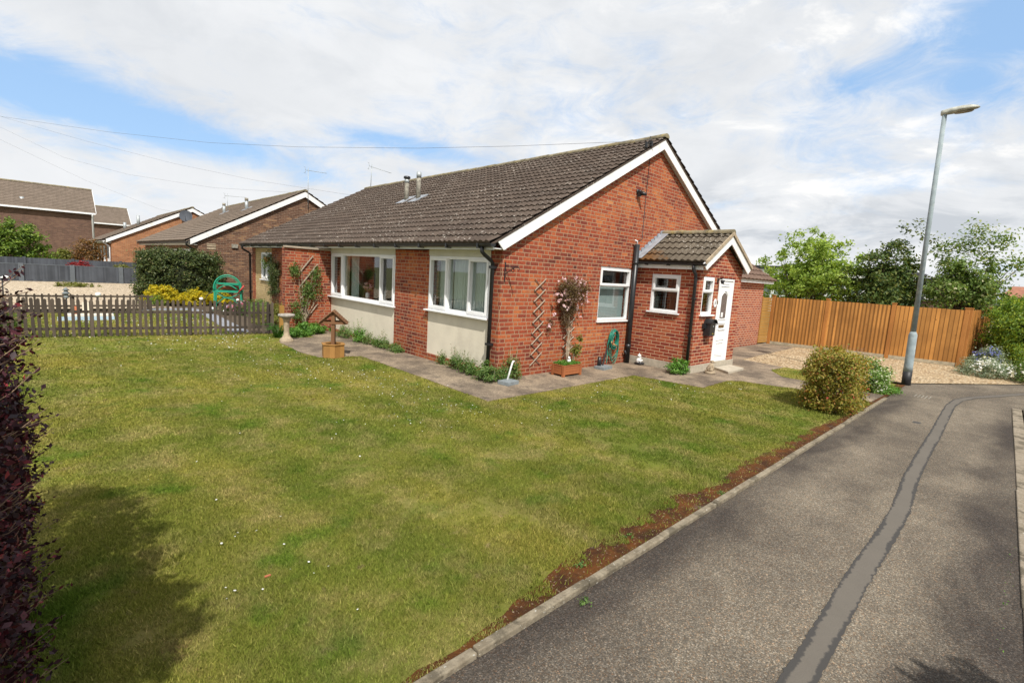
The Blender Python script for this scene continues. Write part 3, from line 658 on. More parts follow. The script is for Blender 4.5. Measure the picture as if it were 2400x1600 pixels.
# ------------------------------------------------------------------ the red brick bungalow
H = thing('brick_bungalow', 'red brick semi-detached bungalow with white bargeboards and lichen-spotted grey tiled roof', 'house', (4.74, 7.25, 0))
WT = 2.31
w = MB()   # gable wall facing the camera
w.box(0, 0, 0, 2.87, .25, WT).box(4.06, 0, 0, 9.48, .25, WT).box(2.87, 0, 0, 4.06, .25, 1.02).box(2.87, 0, 2.21, 4.06, .25, WT)
w.prism([(0, 0, WT), (9.48, 0, WT), (9.48, 0, 2.42), (4.74, 0, 5.06), (0, 0, 2.42)], (0, .25, 0))
w.build('gable_wall', 'brick', H)
w = MB().box(0, .25, 0, .25, .30, WT).box(0, .30, 0, .25, 2.28, .15).box(0, 2.28, 0, .25, 3.67, WT).box(0, 3.67, 0, .25, 7.2, .10).box(0, 7.2, 0, .25, 12.25, WT)
w.box(0, 14.12, 0, .25, 14.25, WT).box(0, 14.25, 0, 9.48, 14.5, WT).box(9.23, .25, 0, 9.48, 14.25, WT).prism([(0, 14.25, WT), (9.48, 14.25, WT), (9.48, 14.25, 2.42), (4.74, 14.25, 5.06), (0, 14.25, 2.42)], (0, .25, 0))
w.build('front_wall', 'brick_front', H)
w = MB().box(.012, .30, .15, .25, 2.28, 1.055).box(.012, 3.67, .10, .25, 7.2, .982); w.build('render_panel', 'cream', H)
w = MB().box(-.012, .30, 2.20, .25, 2.28, WT+.02).box(-.012, 3.67, 2.195, .25, 7.2, WT+.02); w.build('lintel_board', 'beam', H)
w = MB().box(.01, 12.25, 0, .25, 14.12, 1.18).box(.01, 12.25, 2.16, .25, 14.12, WT).box(.01, 13.45, 1.18, .25, 14.12, 2.16); w.build('stone_panel', 'yellow_stone', H)
w = MB().box(-1.23, 7.25, 0, 0, 7.48, 2.27); fw = w.build('fin_wall', 'brick', H)
MB().bar((-1.27, 7.24, 2.29), (0, 7.22, 2.28), .10, .045).build('capping_board', 'trellis', fw)
MB().box(1.7, .3, 0, 1.75, 14.2, 2.3).box(.25, 3.0, 0, 1.7, 3.05, 2.3).box(.25, 7.35, 0, 1.7, 7.4, 2.3).box(.25, .3, .0, 9.2, 14.2, .02).box(.3, 1.7, 0, 9, 1.75, 2.3).build('interior_wall', 'interior', H)
MB().box(.25, .25, 2.32, 9.23, 14.25, 2.36).build('ceiling', 'interior', H)
ZE, ZR, XR = 2.425, 5.25, 4.74
roof = gable_roof(H, -.14, 14.64, -.42, XR, 9.90, ZE, ZR, 'tile', 6)
# bargeboards, soffit, fascia
def barge(parent, y, x0, xr, x1, zlo0, zlor, h, th=.022, mat='white', name='bargeboard'):
    for a in ((x0, xr), (x1, xr)):
        MB().prism([(a[0], y, zlo0), (a[1], y, zlor), (a[1], y, zlor+h), (a[0]-(.16 if a[0] < a[1] else -.16), y, zlo0+h-.06), ], (0, -th, 0)).build(name, mat, parent)
barge(H, -.10, -.08, XR, 9.56, 2.325, 4.99, .215)
sf = MB()
for s in (1, -1):
    ax = XR-s*(XR+.05); bx = XR; sf.prism([(ax, -.099, 2.36), (bx, -.099, 5.02), (bx, -.099, 5.045), (ax, -.099, 2.385)], (0, .095, 0))
sf.build('verge_soffit', 'soffit', H)
MB().box(-.30, -.095, 2.315, -.28, 14.55, 2.43).box(-.28, -.095, 2.335, 0, 14.55, 2.35).build('fascia', 'white', H)
g = MB()
def gutter(mb, A, B, r=.055):
    A, B = Vector(A), Vector(B); d = (B-A).normalized(); x = Vector((-d.y, d.x, 0)); vs = []
    for p in (A, B):
        for k in range(9):
            t = PI+PI*k/8; vs.append(p+x*math.cos(t)*r+Vector((0, 0, math.sin(t)*r)))
        for k in range(8, -1, -1):
            t = PI+PI*k/8; vs.append(p+x*math.cos(t)*(r-.006)+Vector((0, 0, math.sin(t)*(r-.006))))
    mb.add(vs, [(i, (i+1) % 18, 18+(i+1) % 18, 18+i) for i in range(18)]+[tuple(range(9))[::-1], tuple(range(18, 27))], smooth=False)
    return mb
gutter(g, (-.36, -.16, 2.415), (-.36, 14.66, 2.415), .06)
for i in range(16):
    y = .2+i*.93; g.box(-.425, y-.02, 2.335, -.30, y+.02, 2.352).box(-.425, y-.02, 2.352, -.419, y+.02, 2.42)
G = g.build('gutter', 'black', H)
for y, lab in ((.13, 'near'), (14.5, 'far')):
    MB().tube([(-.36, y, 2.36), (-.36, y, 2.28), (-.31, y, 2.235), (-.12, y+.03, 2.14), (-.075, y+.03, 2.09), (-.07, y+.03, .12)], .036, 10).box(-.12, y-.02, 2.0, -.02, y+.08, 2.05).box(-.12, y-.02, .62, 0, y+.08, .66).build('downpipe', 'black', H)
# windows
window(H, 'x', .03, .305, 2.275, 1.092, 2.198, [(.305, .93, 1.092, 2.198, True), (.93, 1.62, 1.092, 2.198, False), (1.62, 2.275, 1.092, 2.198, True)],
       [(.33, 1.60, 1.10, 2.19, 'blind', .12), (1.64, 2.12, 1.10, 2.19, 'curtain', .14)], sill=.115, label='three light bedroom window with pale vertical blinds', wo=.03)
w1 = window(H, 'x', .03, 3.675, 7.195, 1.02, 2.192, [(3.675, 4.38, 1.02, 2.192, True), (4.38, 6.46, 1.02, 2.192, False), (6.46, 7.195, 1.02, 2.192, True)],
       [(5.95, 6.40, 1.05, 2.18, 'curtain', .2), (6.52, 7.15, 1.05, 2.18, 'stripes', .2), (3.70, 3.86, 1.05, 2.18, 'curtain', .2)], sill=.115, label='wide lounge window with a vase of flowers on the inside sill', wo=.03)
window(H, 'x', .04, 12.25, 13.45, 1.18, 2.16, [(12.25, 12.85, 1.18, 2.16, False), (12.85, 13.45, 1.18, 2.16, True)], [(12.3, 13.4, 1.2, 2.15, 'blind2', .15)], label='small white window in the yellow stone wall', wo=.02)
window(H, 'y', .05, 2.87, 4.06, 1.02, 2.21, [(2.87, 4.06, 1.02, 1.79, False), (2.87, 4.06, 1.79, 2.21, True)], [(2.9, 4.02, 1.05, 1.78, 'blind2', .12)], sill=.09, label='white gable window with net curtain behind the lower pane', wo=.02, sillover=.03)
# flues, flashings, cable, lamp
for y, h, cap in ((7.21, .70, True), (6.54, .79, False)):
    z = ZE+(2.35+.42)*(ZR-ZE)/(XR+.42); f = MB().tube([(2.35, y, z-.1), (2.35, y, z+h)], .066, 14).build('flue', 'flue', roof)
    if cap: MB().lathe([(.10, 0), (.105, .02), (.10, .06), (.075, .07)], (2.35, y, z+h-.03), 16).build('flue_cap', 'black', f)
    MB().tube([(2.35, y, z+h-.16), (2.35, y, z+h-(.05 if cap else -.005))], .072, 14).build('flue_collar', 'galv', f)
    MB().prism([(2.10, y-.2, z-.125), (2.60, y-.2, z+.15), (2.60, y+.2, z+.15), (2.10, y+.2, z-.125)], (-.02, 0, .035)).build('flashing', 'lead', f)
MB().tube([(4.035, -.085, 0), (4.035, -.085, 2.76)], .060, 14).tube([(4.035, -.085, .36), (4.035, -.085, .46)], .066, 14).tube([(4.035, -.085, 2.30), (4.035, -.085, 2.38)], .064, 14).tube([(3.93, -.07, .30), (4.0, -.08, .22), (4.035, -.08, .05)], .03, 8).build('soil_pipe', 'black', H)
MB().tube([(4.035, -.08, 2.74), (4.035, -.08, 2.83), (3.94, -.08, 2.845)], .016, 8).build('overflow_pipe', 'upvc', H)
MB().tube([(4.02, -.13, 5.02), (4.25, -.12, 4.86), (4.34, -.01, 4.70), (4.325, -.008, 3.8), (4.33, -.008, 2.9), (4.1, -.02, 2.84)], .007, 5).build('wall_cable', 'cable', H)
MB().tube([(3.98, .0, 3.93), (3.98, -.03, 3.93)], .055, 12).tube([(3.98, -.03, 3.93), (4.0, -.08, 3.93)], .035, 10).tube([(4.0, -.06, 3.90), (4.05, -.20, 3.86)], [.06, .025], 12).box(3.95, -.09, 3.82, 4.0, -.02, 3.92).build('security_lamp', 'black', H)
MB().box(3.92, -.16, 4.86, 3.97, -.12, 4.98).box(4.10, -.17, 4.93, 4.16, -.12, 5.03).bar((3.95, -.14, 4.95), (4.13, -.14, 5.0), .02).tube([(4.02, -.14, 4.95), (4.06, -.16, 5.12)], .01, 6).build('cable_bracket', 'blackmetal', H)
def aerial(parent, base, top, boom, n=5, name='tv_aerial', r=.014):
    b = MB().tube([base, top], r, 6); A = Vector(top)-Vector((0, 0, .12)); B = A+Vector(boom); b.tube([A-Vector(boom)*.15, B], .010, 5); d = Vector(boom).normalized(); x = d.cross(Vector((0, 0, 1))).normalized()
    for i in range(9):
        p = A.lerp(B, i/9); L = .10-.006*i; b.tube([p-x*L, p+x*L], .004, 4)
    for s in (-1, 1):
        p = A-Vector(boom)*.12; b.tube([p, p+Vector((0, 0, s*.13))+d*-.05], .007, 4); b.tube([p+Vector((0, 0, s*.13))-d*.05-x*.12, p+Vector((0, 0, s*.13))-d*.05+x*.12], .005, 4)
    return b.build(name, 'galv', parent)
aerial(H, (4.72, 14.2, 5.2), (4.76, 14.2, 6.28), (.62, -.60, -.22))

# porch
PO = thing('porch', 'small red brick entrance porch with mossy tiled gable roof', 'porch', (5.3, -.8, 0))
PX0, PX1, PY = 4.25, 6.36, -1.56
b = MB().box(PX0, PY+.22, .18, PX0+.22, -1.13, 2.30).box(PX0, -.42, .18, PX0+.22, -.001, 2.30).box(PX0, -1.13, .18, PX0+.22, -.42, 1.28).box(PX0, -1.13, 2.12, PX0+.22, -.42, 2.30)
b.box(PX0, PY, .18, 4.44, PY+.22, 2.12).box(4.97, PY, .18, 5.20, PY+.22, 2.12).box(4.44, PY, .18, 4.97, PY+.22, 1.29).box(6.02, PY, .18, PX1, PY+.22, 2.12)
b.prism([(PX0, PY, 2.12), (PX1, PY, 2.12), (PX1, PY, 2.33), (5.28, PY, 2.90), (5.22, PY, 2.90), (PX0, PY, 2.33)], (0, .22, 0)).box(PX1-.22, PY+.22, .18, PX1, -.001, 2.30)
b.build('wall', 'brick_porch', PO)
MB().box(PX0-.02, PY-.02, 0, PX1+.02, -.001, .178).build('plinth', 'slabstep', PO)
MB().box(PX0+.5, PY+.9, .18, PX1-.3, PY+.92, 2.3).build('interior_wall', 'interior', PO)
pr = MB(); px0, pxr, px1, pze, pzr = 4.10, 5.25, 6.46, 2.405, 3.10; sl = math.hypot(pxr-px0, pzr-pze)
tiles(pr, (px0, -.005, pze), (0, -1, 0), (pxr-px0, 0, pzr-pze), 1.72, sl, gauge=.285, period=.15, amp=.016, sub=8)
tiles(pr, (px1, -1.725, pze), (0, 1, 0), (pxr-px1, 0, pzr-pze), 1.72, sl, gauge=.285, period=.15, amp=.016, sub=8)
pr.prism([(px0+.02, -1.71, pze-.03), (pxr, -1.71, pzr-.03), (px1-.02, -1.71, pze-.03), (px1-.02, -1.71, pze-.06), (pxr, -1.71, pzr-.06), (px0+.02, -1.71, pze-.06)], (0, 1.70, 0))
PRF = pr.build('roof', 'tile_porch', PO)
ridge_tiles(MB(), (pxr, -1.74, pzr+.01), (pxr, -.02, pzr+.01), .11).build('ridge', 'ridge', PRF)
for a, bx in ((px0, pxr), (px1, pxr)):
    MB().prism([(a, -1.722, pze-.045), (bx, -1.722, pzr-.045), (bx, -1.722, pzr+.03), (a, -1.722, pze+.03)], (0, -.03, 0)).build('verge_mortar', 'stone', PRF)
barge(PO, -1.70, 4.20, pxr, 6.30, 2.245, 2.86, .185)
MB().box(4.15, -1.66, 2.245, 4.17, -.01, 2.36).box(4.17, -1.66, 2.255, PX0, -.01, 2.27).build('fascia', 'white', PO); MB().box(6.41, -1.66, 2.245, 6.43, -.01, 2.36).build('fascia', 'white', PO)
gutter(MB(), (4.10, -1.74, 2.375), (4.10, -.16, 2.375), .048).box(4.05, -.9, 2.31, 4.15, -.86, 2.33).box(4.05, -.35, 2.31, 4.15, -.31, 2.33).build('gutter', 'black', PO)
MB().tube([(4.10, -1.47, 2.33), (4.10, -1.47, 2.27), (4.12, -1.475, 2.22), (4.17, -1.50, 2.14), (4.19, -1.50, 2.06), (4.20, -1.50, .10)], .034, 10).box(4.15, -1.54, 1.62, 4.25, -1.46, 1.65).box(4.15, -1.54, .82, 4.25, -1.46, .85).build('downpipe', 'black', PO)
fl = MB()
for i in range(9):
    t0 = i/9; t1 = (i+1)/9; x0 = px0+(pxr-px0)*t0; x1 = px0+(pxr-px0)*t1; z0 = pze+(pzr-pze)*t0; z1 = pze+(pzr-pze)*t1
    fl.prism([(x0-.02, -.004, z0+.02), (x1, -.004, z1+.02), (x1, -.004, z1+.10), (x0-.02, -.004, z0+.15)], (0, -.006, 0))
fl.prism([(px0-.02, -.012, pze+.055), (pxr-.02, -.012, pzr+.055), (pxr-.02, -.20, pzr+.055), (px0-.02, -.20, pze+.055)], (0, 0, .006)); fl.build('flashing', 'lead', PO)
window(PO, 'x', PX0+.03, -1.125, -.422, 1.282, 2.118, [(-1.125, -.422, 1.282, 1.76, False), (-1.125, -.422, 1.76, 2.118, True)], sill=.09, label='square porch side window', wo=.02)
window(PO, 'y', PY+.03, 4.442, 4.968, 1.292, 2.116, [(4.442, 4.968, 1.292, 1.78, False), (4.442, 4.968, 1.78, 2.116, True)], [(4.48, 4.93, 1.33, 2.08, 'stripes', .25)], sill=.09, label='narrow porch window beside the door', wo=.02)
dr = MB(); dr.X = frame_xf('y', PY+.03); ring(dr, 5.205, 6.015, .182, 2.10, .045, -.05, .02); dr.box(5.25, -.04, .22, 5.97, .0, 2.055)
door = dr.build('door', 'upvc', PO, 'white front door with an arched glass panel', bevel=.003)
dm = MB(); dm.X = frame_xf('y', PY+.03)
def panel(u0, u1, z0, z1, arch=0):
    n = 10; pts = [(u0, z0), (u1, z0)]
    if arch: pts += [(u1-(u1-u0)*i/n, z1+arch*math.sin(PI*i/n)) for i in range(n+1)]
    else: pts += [(u1, z1), (u0, z1)]
    c = ((u0+u1)/2, (z0+z1)/2); m = len(pts); vs = [(a, .002, z) for a, z in pts]+[(c[0]+(a-c[0])*.90, .016, c[1]+(z-c[1])*.965) for a, z in pts]+[(c[0]+(a-c[0])*.80, .003, c[1]+(z-c[1])*.93) for a, z in pts]
    dm.add(vs, [(i, (i+1) % m, m+(i+1) % m, m+i) for i in range(m)]+[(m+i, m+(i+1) % m, 2*m+(i+1) % m, 2*m+i) for i in range(m)])
panel(5.40, 5.80, 1.16, 1.72, .12); panel(5.38, 5.82, 1.93, 1.99); panel(5.40, 5.82, .68, .92); panel(5.40, 5.82, .34, .62); panel(5.36, 5.86, .24, .31); panel(5.38, 5.84, .93, 1.08)
dm.build('moulding', 'upvc', door)
n = 10; u0, u1, z1 = 5.47, 5.73, 1.70; pts = [(u0, 1.20), (u1, 1.20)]+[(u1-(u1-u0)*i/n, z1+.08*math.sin(PI*i/n)) for i in range(n+1)]
gm = MB(); gm.X = frame_xf('y', PY+.03); gm.prism([(a, .004, z) for a, z in pts], (0, .008, 0))
m_, t_ = newmat('leaded_glass'); vv = t_.vor(t_.uv(), 14, 'DISTANCE_TO_EDGE'); t_.out(t_.pbsdf(t_.mix(t_.sm(vv, .03, .06), (.10, .08, .07), (.17, .14, .13)), .25, None, 0, .6)); MT['leaded'] = m_
gm.build('door_glass', 'leaded', door)
x = MB(); x.X = frame_xf('y', PY+.03); x.box(5.50, .012, 1.22, 5.60, .014, 1.33); x.build('notice', 'white', door)
x = MB(); x.X = frame_xf('y', PY+.03); x.box(5.47, .0, .975, 5.73, .012, 1.035); x.build('letter_plate', 'bronze', door)
x = MB(); x.X = frame_xf('y', PY+.03); x.box(5.275, .0, 1.02, 5.30, .012, 1.16).tube([(5.29, .01, 1.11), (5.29, .045, 1.11), (5.38, .045, 1.11)], .009, 8); x.build('door_handle', 'upvc', door)
x = MB(); x.X = frame_xf('y', PY); x.lathe([(0.001, 0), (.062, 0), (.068, .006), (.06, .014), (.001, .014)], (0, 0, 0), 20)
# oval house sign
sg = MB(); cxs, czs = 5.085, 1.545; vs = []; K = 24
for rr, ww in ((1, .0), (1, .012), (.82, .016), (.8, .012)):
    for i in range(K): a = 2*PI*i/K; vs.append((cxs+.072*rr*math.cos(a), PY-ww-.001, czs+.095*rr*math.sin(a)))
sg.add(vs, [(k*K+i, k*K+(i+1) % K, (k+1)*K+(i+1) % K, (k+1)*K+i) for k in range(3) for i in range(K)]+[tuple(range(3*K, 4*K))[::-1]])
sg.build('house_number_plaque', 'upvc', PO)
sd = MB(); 
for a, c in (((5.06, 1.575), (5.06, 1.515)), ((5.105, 1.575), (5.105, 1.515)), ((5.085, 1.575), (5.105, 1.575))): sd.bar((a[0], PY-.016, a[1]), (c[0], PY-.016, c[1]), .008, .004)
sd.build('number', 'blackmetal', PO)
MB().box(5.178, PY-.02, 1.52, 5.196, PY-.001, 1.60).build('doorbell', 'bronze', PO)
MB().box(5.07, PY-.02, 2.0, 5.12, PY, 2.10).tube([(5.095, PY-.02, 2.08), (5.11, PY-.10, 2.09)], .012, 8).lathe([(.02, .08), (.045, .07), (.03, 0), (.02, -.01)], (5.11, PY-.11, 1.99), 10).build('porch_lantern', 'blackmetal', PO)
# extension
EX = thing('side_extension', 'low red brick extension behind the porch with brown tiled roof', 'extension', (10.8, 1.4, 0))
MB().box(9.49, .0, 0, 12.03, .25, 2.2).box(11.8, .25, 0, 12.03, 2.8, 2.2).prism([(12.03, 0, 2.2), (12.03, 2.8, 2.2), (12.03, 1.4, 3.05)], (-.2, 0, 0)).build('wall', 'brick_ext', EX)
er = MB(); tiles(er, (9.49, -.22, 2.20), (1, 0, 0), (0, 1.62, .98), 2.98, math.hypot(1.62, .98), gauge=.3, period=.3, amp=.012, sub=6); tiles(er, (12.47, 3.02, 2.20), (-1, 0, 0), (0, -1.62, .98), 2.98, math.hypot(1.62, .98), gauge=.3, period=.3, sub=4)
er.build('roof', 'tile_ext', EX)
MB().box(9.49, -.16, 2.10, 12.42, -.14, 2.20).box(9.49, -.14, 2.10, 12.42, 0, 2.115).build('fascia', 'white', EX)
ridge_tiles(MB(), (9.6, 1.4, 3.20), (12.46, 1.4, 3.20)).build('ridge', 'tile_ext', EX)

# front step slab
o = MB().prism([(5.05, -2.06, .012), (5.97, -2.02, .012), (6.12, -1.62, .012), (5.35, -1.60, .012)], (0, 0, .055)).build('step_slab', 'slabstep', bevel=.006); tag(o, 'low concrete doorstep slab in front of the white front door', 'step')

# wall-hung and standing small things ---------------------------------------------------------
mbx = thing('letter_box', 'black arched mailbox on the porch wall below the narrow window', 'mailbox', (4.82, PY, .8))
pts = [(4.67, .83), (4.92, .83), (4.92, 1.10)]+[(4.795+.125*math.cos(PI*i/10), 1.10+.085*math.sin(PI*i/10)) for i in range(1, 10)]+[(4.67, 1.10)]
MB().prism([(a, PY-.002, z) for a, z in pts], (0, -.15, 0)).build('box', 'black', mbx)
pts = [(4.795+.14*math.cos(PI*i/12), 1.10+.105*math.sin(PI*i/12)) for i in range(13)]; pts2 = [(4.795+.127*math.cos(PI*i/12), 1.10+.092*math.sin(PI*i/12)) for i in range(12, -1, -1)]
MB().prism([(a, PY-.002, z) for a, z in pts+pts2], (0, -.19, 0)).build('hood', 'black', mbx)
MB().box(4.80, PY-.156, 1.03, 4.83, PY-.152, 1.06).build('lock', 'galv', mbx); MB().box(4.79, PY-.156, .87, 4.85, PY-.152, .89).build('badge', 'gold', mbx)
MB().box(4.58, PY-.05, .99, 4.67, PY-.002, 1.10).build('newspaper_holder', 'black', mbx)

br = MB().bar((.075, -.01, 1.80), (.075, -.01, 2.13), .015, .015).bar((.075, -.02, 2.06), (.12, -.30, 2.05), .014, .014).bar((.075, -.02, 1.92), (.11, -.22, 2.04), .010, .010)
br.tube([(.11+.02*math.sin(a/3), -.16-.05*math.cos(a)*(1-a/14), 1.99+.05*math.sin(a)*(1-a/14)) for a in [i*.5 for i in range(16)]], .006, 5).tube([(.12, -.30, 2.05), (.125, -.33, 2.02), (.12, -.31, 1.985), (.12, -.29, 2.0)], .006, 5).tube([(.075, -.015, 1.80), (.08, -.03, 1.78)], .008, 5)
tag(br.build('hanging_bracket', 'blackmetal'), 'black scrolled iron bracket for a hanging basket high on the gable wall by the corner', 'bracket')

def trellis(label, x0, x1, z0, z1, n, lx):
    T = thing('trellis', label, 'trellis', ((x0+x1)/2, 0, z0)); dz = (z1-z0)/(n+.6); a = MB(); c = MB(); W = x1-x0
    for i in range(n):
        z = z0+dz*i; a.bar((x0, -.034, z), (x1, -.034, z+dz*1.15), .017, .010, up=(0, -1, 0)); 
        c.bar((x0, -.018, z+dz*1.05), (x1, -.018, z-dz*.05), .013, .008, up=(0, -1, 0))
    a.build('slats', 'trellis', T); c.build('back_slats', 'trellis_dark', T)
trellis('narrow bare wooden expanding trellis nearest the house corner', .84, 1.14, .20, 1.97, 8, 0)
trellis('wooden expanding trellis hidden behind the pink flowering climber', 1.76, 2.09, .30, 1.97, 8, 0)

PL = thing('planter', 'reddish wooden trough planter on four legs below the pink climber', 'planter', (1.55, -.33, 0))
p = MB(); x0, x1, y0, y1 = 1.30, 1.84, -.50, -.18
for zz in (0, 1, 2): p.box(x0+.02, y0+.006, .05+zz*.058, x1-.02, y0+.026, .105+zz*.058).box(x0+.02, y1-.026, .05+zz*.058, x1-.02, y1-.006, .105+zz*.058).box(x0+.006, y0+.03, .05+zz*.058, x0+.026, y1-.03, .105+zz*.058).box(x1-.026, y0+.03, .05+zz*.058, x1-.006, y1-.03, .105+zz*.058)
p.box(x0, y0-.004, .222, x1, y1+.004, .236).box(x0+.02, y0+.02, .05, x1-.02, y1-.02, .06); p.build('trough', 'wood_planter', PL, bevel=.003)
for a in (x0, x1-.045):
    for c in (y0, y1-.045): MB().box(a-.004, c-.004, 0.012, a+.049, c+.049, .222).build('leg', 'wood_planter', PL, bevel=.003)
pp = np.stack([rng.uniform(x0+.02, x1-.02, 2600), rng.uniform(y0+.01, y1-.01, 2600), rng.normal(.25, .018, 2600)], 1); leaves('trailing_grass', pp, .035, 'bright', PL, .35)
# climber in the planter
CL = thing('climber', 'tall clematis with twisted bare stems and pale pink flowers growing out of the planter', 'climbing plant', (1.75, -.3, .23))
st = MB()
for k in range(9):
    bx = 1.62+random.uniform(-.03, .03); pts = []; tx = random.uniform(1.45, 2.25); zt = random.uniform(1.35, 1.9)
    for i in range(9):
        t = i/8; z = .22+(zt-.22)*t; pts.append((bx+.20*min(1, t*2.2)+(tx-bx-.20)*max(0, (t-.4)/.6)**1.2+.03*math.sin(t*9+k), -.28+.18*min(1, t*1.8)+.02*math.sin(t*7+k*2), z))
    st.tube(pts, [.0075-.0045*i/8 for i in range(9)], 5)
st.build('stems', 'stem', CL)
P, _ = crown(8200, (1.80, -.13, 1.62), (.50, .08, .34), 46, .075, .1, -1); leaves('foliage', P, .035, 'clematis', CL, .4)
P, _ = crown(1500, (1.72, -.11, 1.15), (.22, .05, .30), 14, .05, .1, -1); Q, _ = crown(250, (1.27, -.08, .98), (.14, .04, .12), 6, .03, .1, -1); leaves('twining_leaves', np.concatenate([P, Q]), .03, 'clematis', CL, .35)
P = []
for _ in range(62):
    a = random.uniform(0, 2*PI); r = random.uniform(.3, 1); P.append((1.78+.54*r*math.cos(a), -.19+random.uniform(-.04, .03), 1.63+.35*r*math.sin(a)))
P += [(1.20, -.12, .97), (1.26, -.12, 1.0), (1.33, -.12, 1.19), (2.08, -.13, 1.18), (2.15, -.12, 1.12), (2.0, -.12, 1.28)]
fp = []
for c in P:
    for k in range(7): fp.append((c[0]+random.gauss(0, .014), c[1]+random.gauss(0, .010), c[2]+random.gauss(0, .014)))
leaves('blossom', fp, .046, 'pink', CL, .75)
P, _ = crown(420, (1.93, -.26, .45), (.16, .06, .22), 10, .04, .1, -1); Q, _ = crown(160, (2.10, -.2, .66), (.10, .05, .07), 5, .03, .1, -1)
CB = thing('young_shrub', 'small yellow green leafy shrub growing at the right end of the planter', 'shrub', (1.8, -.3, .23)); leaves('foliage', np.concatenate([P, Q]), .045, 'yellow' if False else 'olive', CB, .6)
MB().tube([(1.75, -.3, .22), (1.85, -.27, .4), (2.02, -.24, .55), (2.1, -.2, .68)], .005, 5).tube([(1.78, -.3, .22), (1.95, -.26, .5)], .005, 5).build('stem', 'stem', CB)
o = MB().blob((1.60, -.36, .29), (.045, .04, .055), 10, .05).blob((1.585, -.37, .355), (.028, .028, .03), 8, .03).build('garden_ornament', 'whiteceramic'); tag(o, 'tiny pale ornament sitting in the planter at the foot of the climber', 'ornament')

# hose
hs = MB(); pts = []
for k in range(9):
    for i in range(18):
        a = 2*PI*i/18; rx = .135+.014*math.sin(k*1.7); rz = .20+.02*math.cos(k*2.3)
        pts.append((3.44+rx*math.sin(a)+.01*math.sin(k*3), -.05-.012*k*.8-.01*math.cos(a), .60+rz*math.cos(a)+.012*math.cos(k*2)))
for k in range(3):
    for i in range(18):
        a = 2*PI*i/18; rx = .20-.03*k; rz = .27+.03*k; pts.append((3.46+rx*math.sin(a)+.02*k, -.06-.015*k, .44+rz*math.cos(a)-.03*k))
HS = thing('garden_hose', 'coiled green garden hose hanging on the gable wall left of the soil pipe', 'hose', (3.45, -.06, .1))
MB().tube(pts, .0095, 6).tube([(3.27, -.06, .40), (3.16, -.15, .25), (3.05, -.22, .10)], .0095, 6).build('hose_pipe', 'hose', HS)
MB().tube([(3.36, -.14, .50), (3.47, -.16, .45)], .018, 8).tube([(3.30, -.12, .56), (3.32, -.13, .50)], .014, 8).build('connector', 'brass', HS); MB().tube([(3.44, 0, .78), (3.44, -.12, .78), (3.44, -.12, .81)], .01, 6).build('hook', 'blackmetal', HS)
# two grey blocks with posts
def block(x, y, rot, w, l, h, label):
    T = thing('paving_block', label, 'block', (x, y, .012)); b = MB(); b.X = Matrix.Translation((x, y, .012)) @ Matrix.Rotation(rot, 4, 'Z'); b.box(-w/2, -l/2, 0, w/2, l/2, h); b.build('slab', 'block', T, bevel=.004)
    return T
A = block(-.05, -.40, .15, .30, .24, .065, 'grey block with a leaning white tube at the front corner of the house')
MB().tube([(-.02, -.34, .07), (.13, -.28, .34), (.15, -.28, .38), (.19, -.27, .375)], .017, 10).build('white_tube', 'whiteceramic', A)
B = block(2.84, -.30, .12, .36, .24, .065, 'grey block with black post and handle beside the garden hose')
MB().tube([(2.76, -.24, .07), (2.76, -.24, .27)], [.045, .04], 10).build('post', 'black', B); MB().bar((2.86, -.26, .07), (3.18, -.12, .42), .03, .03).build('handle', 'black', B)
# gnome
GN = thing('garden_gnome', 'small seated white and dark garden gnome at the foot of the soil pipe', 'gnome', (4.12, -.36, .012)); gx, gy = 4.12, -.36
MB().blob((gx, gy, .10), (.075, .065, .075), 12, .03).lathe([(.05, 0), (.042, .03), (.02, .055), (.008, .075)], (gx, gy, .20), 12).blob((gx-.045, gy-.045, .11), (.028, .035, .02), 8, .02).blob((gx+.05, gy-.04, .11), (.028, .035, .02), 8, .02).build('body', 'whiteceramic', GN)
MB().blob((gx, gy-.012, .182), (.040, .038, .036), 12, .01).blob((gx, gy-.052, .180), (.010, .012, .010), 8).blob((gx, gy-.04, .155), (.03, .02, .028), 8, .03).build('head', 'whiteceramic', GN)
MB().blob((gx-.05, gy-.06, .045), (.045, .055, .028), 10, .03).blob((gx+.05, gy-.06, .045), (.045, .055, .028), 10, .03).blob((gx, gy, .04), (.09, .075, .03), 12, .05).build('boots', 'blackmetal', GN)
# dog statue
DG = thing('dog_statue', 'stone statue of a sitting dog beside the front door step', 'statue', (4.72, -1.80, .012)); dx, dy = 4.72, -1.80
X = Matrix.Translation((dx, dy, .012)) @ Matrix.Rotation(R(-35), 4, 'Z')
d = MB(); d.X = X; d.lathe([(.115, 0), (.12, .03), (.105, .05), (.001, .052)], n=10, sq=.8).blob((-.02, 0, .105), (.075, .062, .07), 12, .03).tube([(-.035, 0, .10), (-.005, 0, .17), (.02, 0, .235)], [.06, .05, .036], 10)
for s in (-1, 1): d.tube([(.035, s*.028, .19), (.05, s*.03, .12), (.055, s*.03, .055)], [.02, .015, .016], 8).blob((.072, s*.03, .058), (.024, .015, .012), 8).blob((-.01, s*.052, .085), (.045, .022, .04), 8).blob((.045, s*.05, .06), (.035, .015, .013), 8)
d.tube([(-.085, 0, .07), (-.10, .03, .065), (-.085, .07, .062)], .012, 6); d.build('body', 'stone', DG)
d = MB(); d.X = X; d.blob((.025, 0, .265), (.038, .034, .033), 12).tube([(.045, 0, .26), (.095, 0, .25)], [.022, .014], 8).blob((.096, 0, .255), (.009, .010, .008), 6)
for s in (-1, 1): d.blob((.005, s*.034, .262), (.014, .008, .026), 8)
d.build('head', 'stone', DG)
